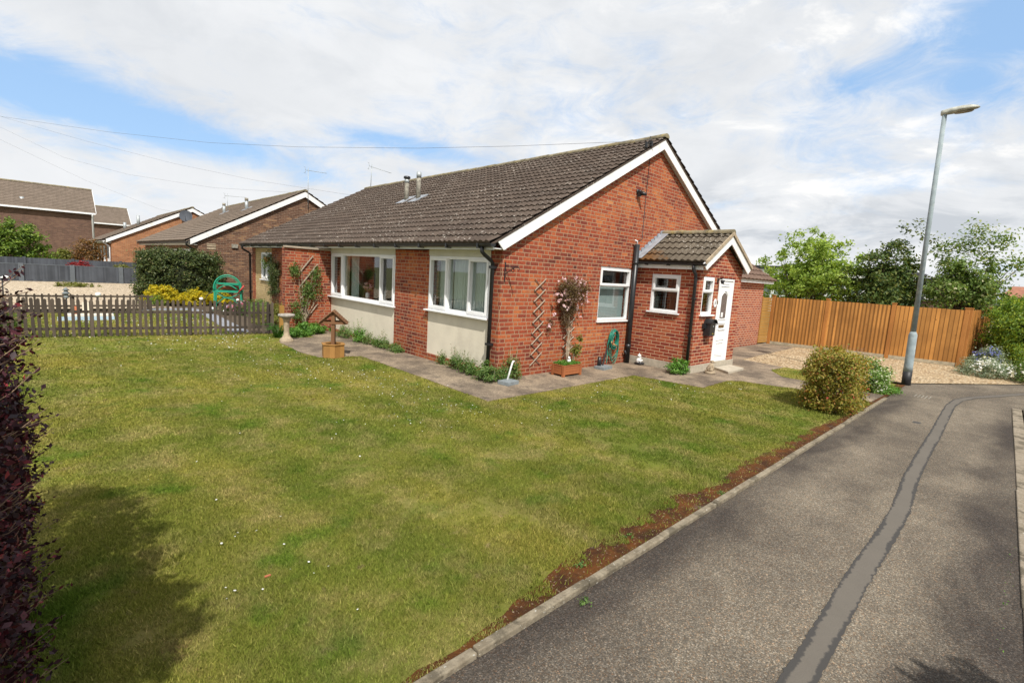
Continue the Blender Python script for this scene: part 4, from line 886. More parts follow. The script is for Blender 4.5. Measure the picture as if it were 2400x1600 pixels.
# wishing well
WW = thing('wishing_well', 'small wooden ornamental wishing well with hexagonal base and shingled roof', 'ornament', (-1.62, 3.27, .0)); wx, wy = -1.62, 3.27; R0 = .235
hexp = [(wx+R0*math.cos(R(60*i+14)), wy+R0*math.sin(R(60*i+14))) for i in range(6)]; hi = [(wx+(R0-.03)*math.cos(R(60*i+14)), wy+(R0-.03)*math.sin(R(60*i+14))) for i in range(6)]
b = MB()
for i in range(6):
    j = (i+1) % 6; b.prism([(*hexp[i], .01), (*hexp[j], .01), (*hi[j], .01), (*hi[i], .01)], (0, 0, .26))
b.build('tub', 'wood_well', WW, bevel=.002)
b = MB(); rim = [(wx+(R0+.018)*math.cos(R(60*i+14)), wy+(R0+.018)*math.sin(R(60*i+14))) for i in range(6)]; ri = [(wx+(R0-.065)*math.cos(R(60*i+14)), wy+(R0-.065)*math.sin(R(60*i+14))) for i in range(6)]
for i in range(6):
    j = (i+1) % 6; b.prism([(*rim[i], .271), (*rim[j], .271), (*ri[j], .271), (*ri[i], .271)], (0, 0, .022))
b.build('rim', 'wood_well', WW, bevel=.002); MB().sheet(hi, .2).build('soil', 'soil', WW)
Xw = Matrix.Translation((wx, wy, 0)) @ Matrix.Rotation(R(-28), 4, 'Z')
for s in (-1, 1):
    b = MB(); b.X = Xw; b.box(-.034, s*.13-.016, .18, .034, s*.13+.016, .92); b.build('post', 'wood_dark', WW)
b = MB(); b.X = Xw; hw = .285; zb = .705; zt = .965
for s in (-1, 1):
    for k in range(7):
        t0 = k/7; t1 = (k+1.25)/7; x0 = s*hw*(1-t0); x1 = s*hw*(1-min(1, t1)); z0 = zb+(zt-zb)*t0; z1 = zb+(zt-zb)*min(1, t1)
        b.prism([(x0, -.21, z0+.022), (x1, -.21, z1+.008), (x1, -.21, z1-.004), (x0, -.21, z0+.010)], (0, .42, 0))
b.build('roof', 'wood_dark', WW)
b = MB(); b.X = Xw
for yy in (-.16, .15):
    for s in (-1, 1): b.prism([(s*hw, yy, zb), (0, yy, zt-.005), (0, yy, zt-.06), (s*(hw-.07), yy, zb)], (0, .02, 0))
    b.box(-hw+.05, yy-.002, zb-.002, hw-.05, yy+.018, zb+.045)
b.build('roof_frame', 'wood_dark', WW)
# bird bath
BB = thing('bird_bath', 'weathered stone pedestal bird bath at the end of the picket fence', 'bird bath', (-1.75, 5.62, 0))
MB().lathe([(.16, 0), (.16, .035), (.145, .05), (.14, .07), (.105, .10), (.085, .13), (.066, .18), (.060, .28), (.064, .42), (.078, .53), (.10, .565)], (-1.75, 5.62, 0), 20).build('pedestal', 'stone', BB)
MB().lathe([(.05, .56), (.13, .575), (.170, .605), (.188, .615), (.188, .655), (.175, .66), (.16, .645), (.10, .625), (.001, .62)], (-1.75, 5.62, 0), 28).build('bowl', 'stone_grey', BB)

# ------------------------------------------------------------------ picket fences
def picket_fence(name, label, A, B, h, sp, pw, posts, mat='picket', rails=(.22, .66), group=None, round_=True, side=1):
    A, B = Vector((*A, 0)), Vector((*B, 0)); d = (B-A).normalized(); q = Vector((-d.y, d.x, 0)); L = (B-A).length; T = thing(name, label, 'picket fence', tuple(A.lerp(B, .5)), group)
    pk = MB(); n = int(L/sp)
    for i in range(n+1):
        c = A+d*(i*sp+random.uniform(-.006, .006)); hh = h+random.uniform(-.012, .012); tl = random.uniform(-.012, .012); w_ = pw/2
        pts = [(-w_, .02), (w_, .02), (w_+tl, hh-.035), (w_*.7+tl, hh-.01), (tl, hh), (-w_*.7+tl, hh-.01), (-w_+tl, hh-.035)]
        pk.prism([tuple(c+d*a+Vector((0, 0, z))) for a, z in pts], tuple(q*.018*-1))
    pk.build('pickets', mat, T)
    for z in rails: MB().bar(tuple(A+q*.021+Vector((0, 0, z*h))), tuple(B+q*.021+Vector((0, 0, z*h))), .038, .055).build('rail', mat, T)
    for t in posts: c = A.lerp(B, t)+q*.075; MB().box(c.x-.035, c.y-.035, 0, c.x+.035, c.y+.035, h*.93).build('post', mat, T)
picket_fence('picket_fence', 'weathered brown picket fence across the near end of the lawn', (-7.6, 7.98), (-1.62, 6.97), .84, .106, .056, (.1, .4, .7, .985))
picket_fence('picket_fence', 'low grey picket fence along the pale gravel garden', (-10, 13.3), (-3.3, 13.62), .53, .16, .05, (.02, .35, .7, .98), rails=(.3, .86))
o = MB().box(-1.44, 7.02, 0, -1.33, 7.10, .74).build('gate_post', 'gatewood'); tag(o, 'short orange wooden post between the picket fence and the climber wall', 'post')
# orange close board fence
def board_fence(label, A, B, h, posts, mat='fence', pmat='fencepost', bw=.1, base=True, cap=True, side=1, pw=.1, panelcap=None, name='board_fence', plab=True, z0=.0):
    A, B = Vector((*A, z0)), Vector((*B, z0)); d = (B-A).normalized(); q = Vector((-d.y, d.x, 0))*side; L = (B-A).length; T = thing(name, label, 'fence', tuple(A.lerp(B, .5)))
    for i in range(len(posts)-1):
        s0 = posts[i]*L+pw/2; s1 = posts[i+1]*L-pw/2; m = MB(); n = max(1, int((s1-s0)/bw)); st = (s1-s0)/n
        for k in range(n):
            a = A+d*(s0+k*st); zt = h-.03+random.uniform(-.004, .004); u0 = posts[i]*L+k*bw
            vs = [a+q*.000, a+d*(st*1.08)+q*.020, a+d*(st*1.08)+q*.030, a+q*.034]
            m.add([tuple(v+Vector((0, 0, .11))) for v in vs]+[tuple(v+Vector((0, 0, zt))) for v in vs], [(0, 1, 5, 4), (1, 2, 6, 5), (2, 3, 7, 6), (3, 0, 4, 7), (4, 5, 6, 7)], [[(u0+.02, 0), (u0+.09, 0), (u0+.09, zt), (u0+.02, zt)]]*5)
        m.build('panel', mat, T)
        for z in (.35, h*.55, h-.25): MB().bar(tuple(A+d*s0-q*.03+Vector((0, 0, z))), tuple(A+d*s1-q*.03+Vector((0, 0, z))), .05, .07).build('rail', pmat, T)
        if base: MB().bar(tuple(A+d*s0+q*.02+Vector((0, 0, .06))), tuple(A+d*s1+q*.02+Vector((0, 0, .06))), .03, .10).build('gravel_board', 'gravelboard' if mat == 'fence' else mat, T)
        if panelcap: MB().bar(tuple(A+d*s0+q*.015+Vector((0, 0, h-.02))), tuple(A+d*s1+q*.015+Vector((0, 0, h-.02))), .06, .03).build('capping', pmat, T)
    for t in posts:
        c = A+d*(t*L)+q*.01; b = MB().box(c.x-pw/2, c.y-pw/2, z0, c.x+pw/2, c.y+pw/2, z0+h+.02)
        p = b.build('post', pmat, T, bevel=.004)
        if cap: MB().box(c.x-pw/2-.012, c.y-pw/2-.012, z0+h+.02, c.x+pw/2+.012, c.y+pw/2+.012, z0+h+.045).build('post_cap', pmat, p)
    return T
board_fence('tall orange stained close board fence behind the gravel drive', (12.80, -.06), (13.60, -5.14), 1.69, (0.008, .325, .665, .995), side=-1)
board_fence('short end run of orange close board fence turning away beside the flower bed', (13.70, -5.17), (20.5, -5.22), 1.69, (0.005, .995), side=-1)
T = thing('side_gate', 'orange gate with horizontal slats between the extension and the tall fence', 'gate', (12.4, 0, 0)); m = MB()
for k in range(17): m.bar((12.05, -.01-.004*(k % 2), .10+k*.093), (12.74, -.04-.004*(k % 2), .10+k*.093), .02, .085)
m.build('slats', 'gatewood', T); MB().bar((12.08, .02, .05), (12.08, .02, 1.66), .06).build('gate_post', 'fencepost', T)
# grey fences
board_fence('nearer dark grey painted fence along the pale gravel garden', (-13, 30.6), (-.6, 30.0), .92, (0, .165, .335, .50, .663, .833, 1), 'greyfence', 'greypost', cap=False, pw=.20, panelcap=True, side=-1)
board_fence('farther dark grey painted fence rising behind the nearer one', (-15, 33.6), (-.2, 32.6), 1.22, (0, .14, .28, .42, .56, .7, .85, 1), 'greyfence', 'greyfence', cap=False, pw=.14, side=-1)

# ------------------------------------------------------------------ lamp post
LP = thing('street_lamp', 'tall pale blue green street lamp post at the corner of the gravel drive', 'street lamp', (8.12, -4.74, 0)); b0 = Vector((8.12, -4.74, 0)); tp = Vector((7.80, -4.67, 5.72)); ax = (tp-b0)
at = lambda z: b0+ax*(z/5.72)
MB().tube([at(-.05), at(.30)], .088, 16).build('painted_base', 'blackmetal', LP)
MB().tube([at(.30), at(.42), at(1.12), at(1.19)], [.088, .084, .080, .052], 16).build('lower_column', 'lamppost', LP)
MB().tube([at(1.17), at(5.70)], [.050, .040], 14).build('upper_column', 'lamppost', LP)
MB().tube([at(1.78), at(1.98)], .0475, 14).build('number_sticker', 'gold', LP)
hd = MB(); n = 14; vs = []; L = .80; prof = [(-0.038, 0.016, 0.025, 0.051), (-0.032, 0.048, 0.051, 0.111), (0.032, 0.06, 0.064, 0.111), (0.128, 0.088, 0.076, 0.102), (0.288, 0.12, 0.085, 0.085), (0.435, 0.108, 0.072, 0.06), (0.525, 0.064, 0.043, 0.034), (0.563, 0.008, 0.009, 0.009)]
dirn = Vector((.10, -1, .055)).normalized(); sx_ = dirn.cross(Vector((0, 0, 1))).normalized(); uz = sx_.cross(dirn); o0 = tp-dirn*.03
for t, wd, up_, dn_ in prof:
    for j in range(n):
        a = 2*PI*j/n; z = math.sin(a); vs.append(o0+dirn*t+sx_*wd*math.cos(a)+uz*(z*up_ if z > 0 else z*dn_*.45)+uz*(.01-.0*t))
hd.add(vs, [(i*n+j, i*n+(j+1) % n, (i+1)*n+(j+1) % n, (i+1)*n+j) for i in range(len(prof)-1) for j in range(n)]+[tuple(range(n))[::-1]], smooth=True); hd.build('lamp_head', 'lamphead', LP)
MB().add([tuple(o0+dirn*(.32+.16*math.cos(2*PI*i/20))+sx_*.06*math.sin(2*PI*i/20)+uz*(-.030)) for i in range(20)]+[tuple(o0+dirn*(.32+.13*math.cos(2*PI*i/20))+sx_*.045*math.sin(2*PI*i/20)+uz*(-.05)) for i in range(20)], [(i, (i+1) % 20, 20+(i+1) % 20, 20+i) for i in range(20)]+[tuple(range(20, 40))], smooth=True).build('lamp_bowl', 'lampglass', LP)

# ------------------------------------------------------------------ overhead wires
def wire(label, pts, r=.006):
    r *= .62
    P = [Vector(p) for p in pts]; o = MB().tube(P, r, 5).build('overhead_wire', 'wire'); tag(o, label, 'wire', 'overhead wires')
wire('overhead wire crossing the sky to the bungalow gable peak', [(4.15, -.15, 5.08), (3.98, .35, 5.065), (2.85, 3.06, 5.10), (1.74, 5.66, 5.17), (.02, 9.73, 5.40), (-1.59, 13.51, 5.72), (-3.89, 18.91, 6.4), (-7.01, 26.27, 7.5), (-12, 38, 9.7)], .007)
wire('overhead wire ending behind the far end of the bungalow ridge', [(4, 14.3, 4.86), (3.92, 14.52, 4.87), (1.3, 18.47, 5.40), (-1.19, 22.23, 6.10), (-4.12, 26.64, 7.13), (-7.19, 31.27, 8.35), (-9, 34, 9.1)], .006)
wire('overhead wire reaching the gable peak of the brown brick bungalow', [(3.1, 17.25, 5.02), (2.88, 17.61, 5.03), (.21, 21.29, 5.14), (-2.64, 25.22, 5.65), (-4.89, 28.33, 6.4), (-7.22, 31.54, 7.86), (-9, 34, 9.1)], .006)
wire('overhead wire running down to the orange brick bungalow', [(1.6, 34, 4.6), (-.14, 34.2, 4.75), (-3.83, 34.2, 6.0), (-7.34, 34.2, 7.6), (-9, 34, 9.0)], .006)

# ------------------------------------------------------------------ neighbouring bungalows
def bungalow(label, loc, y0, y1, x0, xr, x1, ze, zr, wallmat, extra=None, sat=False):
    B = thing('bungalow', label, 'house', loc)
    w = MB().prism([(x0, y0, 0), (x1, y0, 0), (x1, y0, ze-.02), (xr, y0, zr-.16), (x0, y0, ze-.02)], (0, .25, 0)).box(x1-.25, y0+.25, 0, x1, y1-.25, ze-.03).prism([(x0, y1-.25, 0), (x1, y1-.25, 0), (x1, y1-.25, ze-.02), (xr, y1-.25, zr-.16), (x0, y1-.25, ze-.02)], (0, .25, 0))
    w.box(x0, y0+.25, 0, x0+.25, y1-.25, .9).box(x0, y0+.25, 2.15, x0+.25, y1-.25, ze-.03)
    ys = [y0+.25, y0+1.3, y0+3.1, y0+4.2, y0+6, y0+7.2, y0+9, y0+10.2, y0+11.6, y1-.25]
    for i in range(0, len(ys)-1, 2): w.box(x0, ys[i], .9, x0+.25, ys[i+1], 2.15)
    w.build('wall', wallmat, B)
    for i in range(1, len(ys)-2, 2): window(B, 'x', x0+.03, ys[i], ys[i+1], .9, 2.15, [(ys[i], (ys[i]+ys[i+1])/2, .9, 2.15, True), ((ys[i]+ys[i+1])/2, ys[i+1], .9, 2.15, False)], glass='glass_dark')
    rf = gable_roof(B, y0-.12, y1+.12, x0-.42, xr, x1+.42, ze+.06, zr, 'tile_far', 3)
    s = (zr-ze)/(xr-x0)
    for sg in (1, -1):
        a = x0-.25 if sg == 1 else x1+.25; MB().prism([(a, y0-.10, ze-.10), (xr, y0-.10, zr-.27), (xr, y0-.10, zr-.04), (a-.0, y0-.10, ze+.12)], (0, -.02, 0)).build('bargeboard', 'white', B)
    MB().box(x0-.30, y0-.08, ze-.12, x0-.28, y1, ze+.02).box(x0-.28, y0-.08, ze-.10, x0, y1, ze-.085).build('fascia', 'beam', B)
    gutter(MB(), (x0-.36, y0-.14, ze+.0), (x0-.36, y1+.14, ze+.0), .06).build('gutter', 'black' if not sat else 'upvc', B)
    MB().tube([(x0-.36, y0+.1, ze-.05), (x0-.35, y0+.1, ze-.12), (x0-.09, y0+.12, ze-.3), (x0-.07, y0+.12, ze-.4), (x0-.07, y0+.12, .1)], .036, 8).build('downpipe', 'black' if not sat else 'upvc', B)
    return B, rf, lambda x: ze+.06+(x-x0+.42)*(zr-ze-.06)/(xr-x0+.42)
BR, brf, zf = bungalow('brown brick bungalow with white bargeboards directly behind the red one', (3.0, 24, 0), 17.3, 31.5, -1.30, 3.03, 7.35, 2.42, 5.10, 'brick_brown')
for x, y, h in ((1.5, 20.7, .55), (1.5, 24.9, .55)):
    f = MB().tube([(x, y, zf(x)-.05), (x, y, zf(x)+h-.12)], .075, 10).build('flue', 'galv', brf); MB().tube([(x, y, zf(x)+h-.14), (x, y, zf(x)+h)], .08, 10).build('flue_cap', 'flue', f)
    MB().prism([(x-.25, y-.2, zf(x-.25)+.02), (x+.25, y-.2, zf(x+.25)+.02), (x+.25, y+.2, zf(x+.25)+.02), (x-.25, y+.2, zf(x-.25)+.02)], (0, 0, .03)).build('flashing', 'lead', f)
aerial(BR, (3.14, 17.17, 4.3), (3.14, 17.17, 6.15), (.62, -.60, -.08)); aerial(BR, (1.7, 25.0, 4.3), (1.7, 25.0, 5.35), (.75, -.7, -.02))
MB().box(-.95, 17.275, 2.18, -.62, 17.3, 2.26).box(-.95, 17.275, 2.29, -.62, 17.3, 2.36).box(-.95, 17.275, 2.38, -.62, 17.3, 2.42).build('vent', 'stone', BR); MB().box(-.03, 17.23, 2.30, .2, 17.3, 2.46).build('flue_terminal', 'flue', BR)
OR, orf, zo = bungalow('orange brick bungalow with satellite dish on its gable', (1.7, 41, 0), 34, 48, -2.75, 1.70, 6.15, 2.44, 5.06, 'brick_orange', sat=True)
for x, y, h in ((-.8, 38.5, .7), (-1.2, 42.5, .5)): MB().tube([(x, y, zo(x)-.05), (x, y, zo(x)+h)], .10, 10).build('flue', 'galv', orf)
dish = MB(); dc = Vector((1.25, 33.62, 4.42)); dn = Vector((-.25, -1, .35)).normalized(); dxv = dn.cross(Vector((0, 0, 1))).normalized(); dyv = dxv.cross(dn); vs = []
for i, rr in enumerate((0, .1, .2, .3, .38)):
    for j in range(16): a = 2*PI*j/16; vs.append(dc+dn*(rr*rr*.5)+dxv*rr*math.cos(a)+dyv*rr*1.1*math.sin(a))
dish.add(vs, [(i*16+j, i*16+(j+1) % 16, (i+1)*16+(j+1) % 16, (i+1)*16+j) for i in range(4) for j in range(16)], smooth=True).tube([dc-dyv*.4, dc+dn*.35-dyv*.1], .015, 6).tube([(1.3, 34, 4.3), tuple(dc)], .025, 6)
dish.build('satellite_dish', 'greyfence', OR)

def two_storey(label, y, x0, x1, ze, zr, depth, down=True):
    B = thing('two_storey_house', label, 'house', ((x0+x1)/2, y+depth/2, 0)); m = MB().box(x0, y, 0, x1, y+depth, ze-.02).prism([(x1, y, ze-.02), (x1, y+depth, ze-.02), (x1, y+depth/2, zr-.1)], (-.25, 0, 0)).prism([(x0+.25, y, ze-.02), (x0+.25, y+depth, ze-.02), (x0+.25, y+depth/2, zr-.1)], (-.25, 0, 0)); m.build('wall', 'brick_dark', B)
    r = MB(); sl = math.hypot(depth/2+.3, zr-ze); tiles(r, (x0-.15, y-.3, ze), (1, 0, 0), (0, depth/2+.3, zr-ze), x1-x0+.3, sl, sub=2, period=.3); tiles(r, (x1+.15, y+depth+.3, ze), (-1, 0, 0), (0, -depth/2-.3, zr-ze), x1-x0+.3, sl, sub=2, period=.6); r.build('roof', 'tile_far', B)
    ridge_tiles(MB(), (x0-.15, y+depth/2, zr), (x1+.15, y+depth/2, zr), .14).build('ridge', 'ridge', B)
    MB().box(x0-.1, y-.36, ze-.13, x1+.12, y-.30, ze+.01).box(x0-.1, y-.30, ze-.12, x1+.1, y, ze-.10).build('gutter', 'upvc', B)
    if down: MB().tube([(x1-.1, y-.33, ze-.1), (x1-.1, y-.08, ze-.35), (x1-.1, y-.08, .1)], .07, 8).build('downpipe', 'upvc', B)
    MB().prism([(x1+.15, y-.3, ze-.06), (x1+.15, y+depth/2, zr-.06), (x1+.15, y+depth/2, zr+.06), (x1+.15, y-.3, ze+.06)], (.03, 0, 0)).build('bargeboard', 'white', B)
    return B
th = two_storey('nearer dark brick two storey house at the left edge', 53.0, -17, -2.4, 5.03, 7.35, 7.0)
MB().tube([(-7.0, 54, 5.4), (-7.0, 54, 5.9)], .16, 10).box(-7.4, 53.8, 5.35, -6.6, 54.2, 5.55).build('roof_vent', 'galv', th)
two_storey('farther dark brick two storey house behind the orange bungalow', 73.5, -7, 2.25, 5.05, 7.25, 7.0)

# ------------------------------------------------------------------ buildings beyond the orange fence
FB = thing('flat_roofed_building', 'long white flat roofed building with black roof edge beyond the fence trees', 'building', (44, 7, 0))
MB().box(40.1, .8, 0, 48, 16, 3.2).build('wall', 'greenish', FB); MB().box(39.6, .6, 3.15, 48.2, 16.3, 3.62).build('fascia', 'flatwhite', FB); MB().box(39.5, .5, 3.62, 48.3, 16.4, 3.90).build('roof', 'darkroof', FB)
MB().box(40.0, .8, 2.75, 40.1, 16, 3.15).build('window_head', 'darkroof', FB)
for y in np.arange(1.4, 15.5, 1.35): MB().box(39.9, y, 0, 40.05, y+.22, 2.75).build('white_post', 'flatwhite', FB)
m = MB().box(39.95, .8, 1.3, 40.08, 16, 1.45); m.build('transom', 'flatwhite', FB)
RB = thing('far_house', 'dark brick house with flat black roof and grey panels behind the right hand tree', 'house', (47, -1.8, 0))
MB().box(45, -3.75, 0, 51, .35, 3.15).build('wall', 'brick_dark', RB); MB().box(44.8, -3.95, 3.15, 51, .5, 3.5).build('roof', 'darkroof', RB)
for y0_, y1_ in ((-1.3, .1), (-3.0, -1.9)):
    MB().box(44.92, y0_, 1.75, 44.99, y1_, 3.05).build('wall_panel', 'block', RB)
    f = MB(); ring_ = f.box(44.86, y0_+.1, 1.85, 44.92, y0_+.18, 2.95).box(44.86, y1_-.18, 1.85, 44.92, y1_-.1, 2.95).box(44.86, y0_+.1, 1.85, 44.92, y1_-.1, 1.93); w_ = f.build('window', 'flatwhite', RB); MB().box(44.88, y0_+.18, 1.93, 44.91, y1_-.18, 2.9).build('pane', 'glass_dark', w_)
MB().tube([(44.85, .2, 0), (44.85, .2, 3.4)], .09, 8).build('downpipe', 'black', RB)
for k, (y, lab) in enumerate(((-2.6, 'white caravan like structure behind the orange fence, left of the lamp post'),)):
    Q = thing('conservatory', 'white framed conservatory glimpsed between the trees behind the fence', 'conservatory', (30, -.3, 0))
    MB().box(30, -1.2, 0, 33, 1.0, 1.9).build('glazing', 'glass_dark', Q); f = MB()
    for yy in np.arange(-1.2, 1.01, .44): f.box(29.93, yy-.04, 0, 30, yy+.04, 1.95)
    f.prism([(29.9, -1.3, 1.95), (29.9, 1.1, 1.95), (29.9, .6, 2.45), (29.9, -.5, 2.45)], (3, 0, 0)); f.build('frame', 'flatwhite', Q)
FH = thing('distant_house', 'distant low house with red brown roof at the right edge', 'house', (74, -7, 0))
MB().box(70, -16, 0, 78, -3.4, 2.6).build('wall', 'brick_dark', FH); MB().prism([(69.5, -16.3, 2.5), (69.5, -3.2, 2.5), (73.5, -3.8, 3.7), (73.5, -16, 3.7)], (0, 0, .12)).build('roof', 'redroof', FH)
for y in (-4.4, -6.8): f = MB().box(69.9, y-.5, 1.5, 70, y+.5, 2.7).build('window', 'flatwhite', FH); MB().box(69.86, y-.4, 1.6, 69.9, y+.4, 2.6).build('pane', 'glass_dark', f)

# ------------------------------------------------------------------ vegetation
def trunk_mesh(base, centers, r0, parent, mat='bark', fork=.3, n=40):
    m = MB(); base = Vector(base); cc = [Vector(c) for c in centers]; top = sum(cc, Vector())/len(cc); f = base.lerp(Vector((top.x, top.y, top.z)), fork)
    m.tube([base, base.lerp(f, .5)+Vector((random.uniform(-.05, .05), random.uniform(-.05, .05), 0)), f], [r0, r0*.8, r0*.65], 8)
    random.shuffle(cc)
    for c in cc[:n]:
        mid = f.lerp(c, .5)+Vector((random.uniform(-.12, .12), random.uniform(-.12, .12), -.08)); m.tube([f, mid, c], [r0*.4, r0*.22, r0*.06], 5, False)
    return m.build('trunk', mat, parent)
def tree(name, label, base, c, r, n, k, cr, size, mat, r0=.08, cat='tree', group=None, flat=-.6, shell=.35, extra=None, fork=.3, up=.3, branches=40, aspect=.55):
    T = thing(name, label, cat, base, group); P, cc = crown(n, c, r, k, cr, shell, flat)
    if extra is not None: P = np.concatenate([P]+extra[0]); cc = np.concatenate([cc]+extra[1])
    leaves('crown', P, size, mat, T, aspect, up, c); trunk_mesh(base, cc, r0, T, fork=fork, n=branches); return T
def clumps(pts, n, cr): # explicit clump list
    pts = np.array(pts, float); i = rng.integers(0, len(pts), n); return pts[i]+rng.normal(size=(n, 3))*cr, pts
tree('deciduous_tree', 'light green leafy tree behind the left part of the orange fence', (17, .1, 0), (17, .10, 2.60), (1.5, 1.88, 1.85), 15500, 240, .13, .125, 'tree_light', .09, flat=-.9, shell=.3)
e1, c1 = clumps([(17, -2.9, 4.25), (17, -2.75, 4.45), (16.9, -3.4, 4.1), (17, -3.7, 3.9), (17, -3.15, 4.55)], 160, .12)
tree('evergreen_tree', 'dark green dense tree with bare twigs in the middle behind the orange fence', (17, -2.45, 0), (17, -2.5, 2.25), (1.3, 1.2, 1.75), 15000, 170, .15, .12, 'tree_dark', .10, flat=-.9, shell=.25, extra=([e1], [c1]))
e1, c1 = clumps([(17, -4.7, 4.3), (17, -4.55, 3.95), (17, -5.0, 4.2), (17.1, -5.3, 3.9), (17, -5.5, 3.95), (16.9, -4.1, 3.75), (17, -3.9, 3.6), (17, -4.4, 3.7), (17, -4.8, 3.7), (17, -5.2, 3.45), (17, -5.8, 3.25), (17, -5.9, 3.1), (17, -5.4, 3.1), (17, -5.0, 3.3), (17, -4.0, 3.3)], 1900, .17)
tree('blossom_tree', 'open branched green tree with pale blossom right of the lamp post', (17, -4.75, 0), (17, -4.6, 2.35), (1.0, 1.05, 1.15), 10500, 120, .14, .11, 'tree_blossom', .09, flat=-.9, shell=.2, extra=([e1], [c1]), fork=.5)
def shrubbox(name, label, lo, hi, n, size, mat, k=160, cr=.14, cat='shrub', loc=None, parentthing=None, stems=True, up=.3, wob=.12):
    lo = np.array(lo, float); hi = np.array(hi, float); c = (lo+hi)/2; T = thing(name, label, cat, (c[0], c[1], lo[2]))
    d = rng.uniform(-1, 1, (k*4, 3)); m = np.abs(d).max(1); d = d[(m > .55) & (m < 1)][:k]; d = d/np.maximum(1, np.linalg.norm(d, axis=1)/1.22)[:, None]
    cc = c+d*(hi-lo)/2*(1-wob*.5+rng.uniform(-wob, wob, (len(d), 1))); i = rng.integers(0, len(cc), n); P = cc[i]+rng.normal(size=(n, 3))*cr*np.array([1, 1, .8]); P = P[P[:, 2] > .01]
    leaves('foliage', P, size, mat, T, .55, up, c)
    if cat == 'hedge': MB().blob(tuple(c), tuple((hi-lo)/2*.86), 16, .06).build('shade_core', 'core_shade', T)  # solid filler blob, coloured dark as inner shade and closing see-through gaps
    if stems: trunk_mesh((c[0], c[1], 0), cc, .03, T, fork=.25, n=50)
    return T
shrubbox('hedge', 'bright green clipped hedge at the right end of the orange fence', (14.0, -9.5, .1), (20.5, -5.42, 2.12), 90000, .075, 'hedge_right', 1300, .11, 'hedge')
shrubbox('conifer_shrub', 'feathery olive green plant under the hedge at the right', (12.3, -8.5, 0), (14.4, -6.1, .85), 6000, .05, 'hedge_right', 120, .12)
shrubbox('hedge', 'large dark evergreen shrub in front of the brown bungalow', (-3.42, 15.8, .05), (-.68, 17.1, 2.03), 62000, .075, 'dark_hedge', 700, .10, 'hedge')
def mound(name, label, c, r, n, size, mat, k=60, cr=.06, cat='shrub', extra=None, stems=False, up=.4, flat=0., shell=.6, aspect=.55, group=None):
    T = thing(name, label, cat, (c[0], c[1], 0), group); P, cc = crown(n, (c[0], c[1], c[2]), r, k, cr, shell, flat); P = P[P[:, 2] > .01]; leaves('foliage', P, size, mat, T, aspect, up, c)
    if stems: trunk_mesh((c[0], c[1], 0), cc, .012, T, fork=.15, n=30)
    return T
mound('golden_shrub', 'larger rounded golden yellow shrub in front of the dark hedge', (-2.78, 15.3, .12), (.66, .45, .66), 13000, .05, 'yellow', 260, .035)
mound('golden_shrub', 'smaller golden yellow shrub beside the green mangle', (-1.78, 15.3, .08), (.58, .42, .56), 10000, .05, 'yellow', 220, .035)
mound('golden_shrub', 'paler golden yellow shrub behind the green mangle', (-.95, 15.5, .1), (.50, .38, .54), 7000, .05, 'yellow', 160, .035)
tree('garden_tree', 'bright green bushy tree behind the grey fences at the left edge', (-7.3, 34.5, 0), (-7.3, 34.5, 1.9), (1.85, 1.0, 1.7), 9000, 150, .17, .16, 'shrub_far', .08, flat=-.9)
mound('olive_shrub', 'low olive green shrub behind the grey fence right of the green tree', (-5.1, 36, .8), (.75, .6, 1.1), 3500, .12, 'olive', 80, .12, stems=True, flat=-.5)
mound('rusty_shrub', 'rust coloured rounded shrub behind the grey fence near the orange bungalow', (-3.75, 35.5, 1.1), (.85, .6, 1.45), 4500, .12, 'rust', 100, .14, stems=True, flat=-.6)
mound('acer', 'low crimson acer between the two grey fences', (-4.4, 31.4, .75), (.55, .4, .40), 1800, .09, 'acer', 40, .08, stems=True)
mound('low_shrub', 'pale green low shrub between the grey fences near the dark hedge', (-2.5, 31.5, .7), (.6, .4, .40), 900, .09, 'olive', 30, .08)
mound('rock_plants', 'low green and yellow plants in an island on the pale gravel', (-4.9, 26.0, .02), (.95, .45, .20), 2200, .06, 'olive', 60, .05)
# near purple berberis hedge
BH = thing('berberis_hedge', 'dark purple leaved berberis hedge at the left edge close to the camera', 'hedge', (-6.62, -3.75, 0))
def boxpts(lo, hi, n, k, cr, wob=.06):
    lo = np.array(lo); hi = np.array(hi); c = (lo+hi)/2; d = rng.uniform(-1, 1, (k*5, 3)); m = np.abs(d).max(1); d = d[m > .72][:k]; d = d/np.maximum(1, np.linalg.norm(d, axis=1)/1.28)[:, None]
    cc = c+d*(hi-lo)/2*(1+rng.uniform(-wob, wob, (len(d), 1))); P = cc[rng.integers(0, len(cc), n)]+rng.normal(size=(n, 3))*cr; return P[P[:, 2] > .01], cc
P, cc = boxpts((-7.35, -4.75, -.1), (-6.055, -2.5, 1.74), 110000, 1900, .034, .045)
leaves('foliage', P, .028, 'berberis', BH, .6, .2, (-6.66, -3.75, .85))
tw = MB(); lp = []
for _ in range(230):
    z = random.uniform(.05, 1.68); y = random.uniform(-4.7, -2.9); e = math.sqrt(max(.02, 1-((y+3.75)/.95)**2))*math.sqrt(max(.05, 1-((z-.85)/.95)**2)); x = -6.12-.10*(1-e); L = random.uniform(.06, .13)+(.12 if random.random() < .22 else 0)
    dv = Vector((1, random.uniform(-.5, .5), random.uniform(-.05, .75))).normalized(); a = Vector((x, y, z)); b_ = a+dv*L*.6; c_ = a+dv*L+Vector((0, 0, .03)); tw.tube([a, b_, c_], [.003, .002, .001], 4)
    for i in range(int(L/.011)):
        p_ = a.lerp(c_, (i+.5)/(L/.011)); lp.append(tuple(p_+Vector((random.gauss(0, .008), random.gauss(0, .008), random.gauss(0, .008)))))
